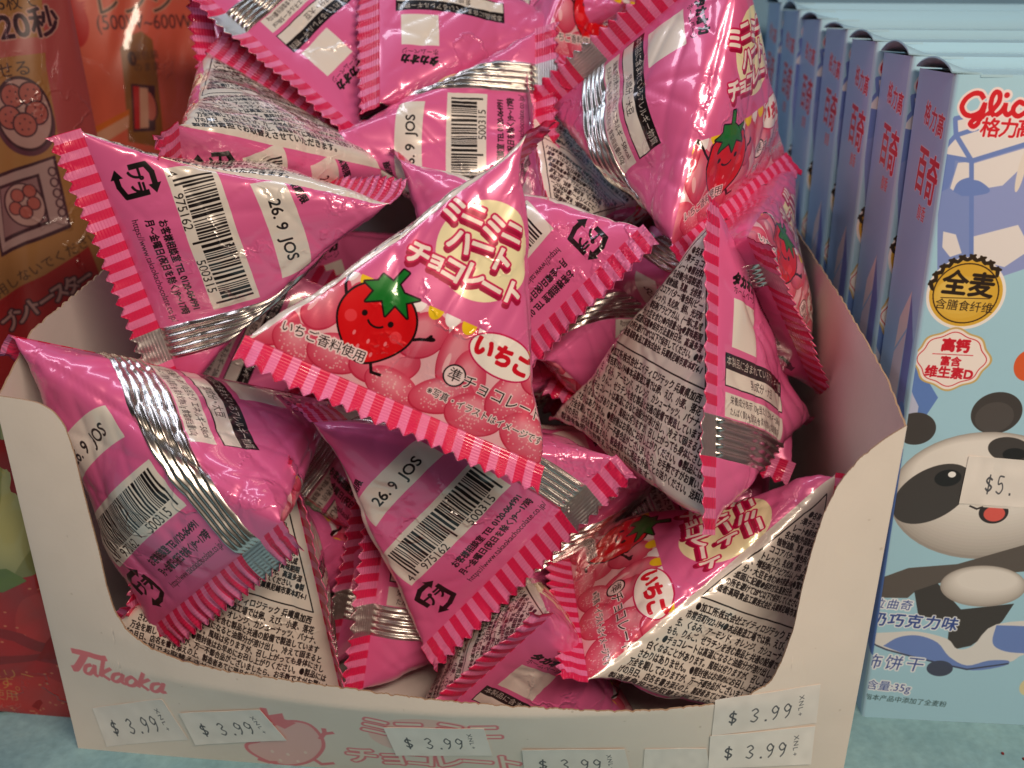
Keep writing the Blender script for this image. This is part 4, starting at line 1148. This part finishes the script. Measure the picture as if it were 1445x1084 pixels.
def draw_toast(A, mp):
    A.a[..., :3] = rgb(196, 160, 96)
    def el(x, y, rx, ry, col, rot=0, f=.0225, **k): c_ = mp(x, y); A.ell(c_[0], c_[1], rx * f, ry * f, col, rot, **k)
    def ply(P_, col, **k): A.poly([mp(*p) for p in P_], col, **k)
    def lne(P_, w, col): A.line([mp(*p) for p in P_], w, col)
    ply([(55, -20), (140, -20), (150, 180), (118, 260), (78, 200), (60, 90)], rgb(206, 108, 118))
    ply([(-80, 60), (60, 52), (62, 74), (-80, 90)], rgb(214, 128, 136))
    c = mp(14, 38); A.text("約20秒", c[0], c[1], .95, rgb(56, 24, 52), 3, outline=.07, ocol=rgb(226, 200, 200), bold=.03)
    c = mp(8, 5); A.text("は5枚で", c[0], c[1], .5, rgb(60, 40, 40), 3)
    c = mp(2, 100); A.text("ませる", c[0], c[1], .5, rgb(60, 40, 40), 3)
    el(32, 172, 38, 46, rgb(110, 60, 92)); el(30, 160, 37, 51, DKP); el(30, 160, 34, 47, rgb(214, 196, 206))
    for x, y in ((13, 135), (38, 132), (10, 165), (47, 158), (31, 175)):
        el(x, y, 15.5, 17, DKP); el(x, y, 13.5, 15, rgb(206, 122, 122))
        for a in range(5): el(x + 7 * math.cos(a * 1.26 + x), y + 8 * math.sin(a * 1.26 + x), 1, 1.3, DKP)
    ply([(-20, 250), (72, 217), (95, 318), (-2, 360)], DKP); ply([(-16, 254), (69, 222), (91, 314), (0, 354)], rgb(200, 190, 204))
    ply([(-4, 262), (50, 243), (66, 312), (4, 340)], DKP); ply([(-2, 266), (47, 248), (62, 309), (4, 334)], rgb(170, 140, 160))
    el(32, 288, 26, 32, DKP, 10); el(32, 288, 24, 30, rgb(214, 196, 206), 10)
    for x, y in ((22, 275), (38, 268), (20, 293), (44, 285), (34, 298)): el(x, y, 9, 10, DKP); el(x, y, 7.6, 8.6, rgb(206, 122, 122))
    for x, y in ((68, 240), (71, 255), (75, 270), (79, 284), (82, 297)): el(x, y, 6, 7, DKP); el(x, y, 4, 5, rgb(200, 190, 204))
    c = mp(52, 380); A.text("では使用しないでください", c[0] - .3, c[1], .42, rgb(84, 60, 40), 20)
    ply([(-60, 445), (0, 415), (60, 385), (120, 345), (150, 420), (130, 560), (-80, 560)], rgb(190, 32, 34))
    for i, ch in enumerate("ブントースター"):
        c = mp(10 + i * 17.2, 450 - i * 9.8)
        for p_ in (0, 1): A.text(ch, c[0], c[1], .62, rgb(210, 186, 196), 24, outline=(.08 if not p_ else 0), ocol=DKP, bold=.03)
def draw_pink(A, mp):
    A.a[..., :3] = rgb(232, 128, 108)
    def el(x, y, rx, ry, col, rot=0, f=.026, **k): c_ = mp(x, y); A.ell(c_[0], c_[1], rx * f, ry * f, col, rot, **k)
    def ply(P_, col, **k): A.poly([mp(*p) for p in P_], col, **k)
    el(98, 32, 22, 34, rgb(206, 12, 16))
    for a in range(6): ply([(104 + a * 3, 4 + a * 4), (119, 2 + a * 6), (107, 14 + a * 4)], rgb(206, 12, 16))
    c = mp(192, 32); A.text("(500W~600W)", c[0] + .35, c[1], .72, rgb(70, 40, 40), -2, sx=.82, bold=.01)
    c = mp(186, 4); A.text("レンジ", c[0], c[1], 1.0, rgb(70, 60, 50), 0, outline=.05, ocol=rgb(226, 200, 190))
    ply([(166, 68), (180, 50), (196, 44), (212, 56), (218, 100), (226, 206), (178, 198)], rgb(150, 116, 44))
    el(182, 82, 6, 10, rgb(66, 36, 30)); c = mp(182, 82); A.text("1", c[0], c[1], .36, rgb(200, 170, 120))
    c = mp(201, 78); A.text("個包装", c[0], c[1], .34, rgb(90, 70, 40)); c = mp(203, 94); A.text("のまま", c[0], c[1], .34, rgb(90, 70, 40))
    ply([(180, 117), (214, 120), (214, 182), (184, 184)], DKP); el(206, 148, 11, 22, DKP); el(206, 148, 9, 20, rgb(214, 130, 120))
    ply([(183, 120), (192, 121), (193, 180), (186, 180)], rgb(206, 24, 34)); ply([(192, 122), (204, 123), (205, 178), (193, 179)], rgb(226, 206, 190))
    ply([(110, 190), (178, 152), (178, 160), (112, 200)], rgb(226, 140, 44)); ply([(112, 200), (178, 160), (178, 178), (114, 222)], rgb(228, 206, 186))
    ply([(60, 0), (95, 0), (108, 200), (70, 200)], rgb(216, 112, 110), alpha=.5)
def draw_far(A, mp):
    A.a[..., :3] = rgb(206, 104, 92)
    def ply(P_, col, **k): A.poly([mp(*p) for p in P_], col, **k)
    ply([(200, 92), (242, 104), (300, 70), (300, 80), (242, 114), (200, 104)], rgb(220, 140, 70)); ply([(200, 104), (242, 114), (300, 80), (300, 92), (242, 124), (200, 114)], rgb(222, 206, 170))
    ply([(200, 114), (242, 124), (300, 92), (300, 400), (200, 400)], rgb(160, 66, 54))
def draw_berry(A, mp):
    rr = np.random.default_rng(2)
    A.a[..., :3] = rgb(176, 26, 24)
    def ply(P_, col, **k): A.poly([mp(*p) for p in P_], col, **k)
    for k, (x, y, rx, ry) in enumerate([(20, 850, 3.2, 3.0), (80, 900, 2.0, 3.0), (-20, 960, 3.0, 2.2), (60, 990, 2.6, 1.8)]):
        c = mp(x, y)
        for f, col in ((1, rgb(150, 14, 16)), (.85, rgb(188, 22, 22)), (.55, rgb(206, 44, 38))): A.ell(c[0], c[1], rx * f, ry * f, col)
        for q in range(60):
            a, r = rr.random() * 6.28, math.sqrt(rr.random()) * .9
            A.ell(c[0] + rx * r * math.cos(a), c[1] + ry * r * math.sin(a), .05, .035, rgb(222, 130, 90))
    ply([(-60, 560), (100, 560), (100, 790), (60, 806), (-60, 812)], rgb(150, 150, 88))
    ply([(0, 560), (22, 560), (48, 770), (30, 800), (8, 790)], rgb(184, 182, 122)); ply([(-60, 800), (20, 790), (45, 812), (10, 830), (-60, 820)], rgb(120, 140, 60))
    ply([(50, 560), (100, 560), (100, 800), (66, 806)], rgb(190, 180, 170))
    for st, x, y, sz, col in (("です。", 2, 962, .5, rgb(214, 140, 60)), ("使用", 8, 978, .42, rgb(206, 140, 80)), ("ストロベリー", -20, 945, .5, rgb(214, 140, 60)), ("イメージ", 10, 993, .24, rgb(200, 120, 110))):
        c = mp(x, y); A.text(st, c[0], c[1], sz, col, -3, bold=.015)
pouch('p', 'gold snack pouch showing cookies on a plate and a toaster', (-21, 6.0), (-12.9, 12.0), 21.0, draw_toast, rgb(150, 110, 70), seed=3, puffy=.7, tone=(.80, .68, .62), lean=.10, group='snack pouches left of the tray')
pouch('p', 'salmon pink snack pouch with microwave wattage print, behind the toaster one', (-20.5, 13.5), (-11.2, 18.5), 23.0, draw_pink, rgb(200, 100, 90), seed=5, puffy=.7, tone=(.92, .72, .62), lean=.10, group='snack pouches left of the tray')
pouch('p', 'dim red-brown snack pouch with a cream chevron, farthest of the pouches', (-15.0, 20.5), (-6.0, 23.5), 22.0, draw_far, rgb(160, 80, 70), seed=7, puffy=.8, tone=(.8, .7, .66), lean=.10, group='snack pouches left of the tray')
pouch('p', 'red snack pouch with strawberry photo and green stems beside the tray front corner', (-23.5, 2.9), (-12.7, 1.7), 11.2, draw_berry, rgb(150, 24, 22), seed=9, puffy=.45, group='snack pouches left of the tray')
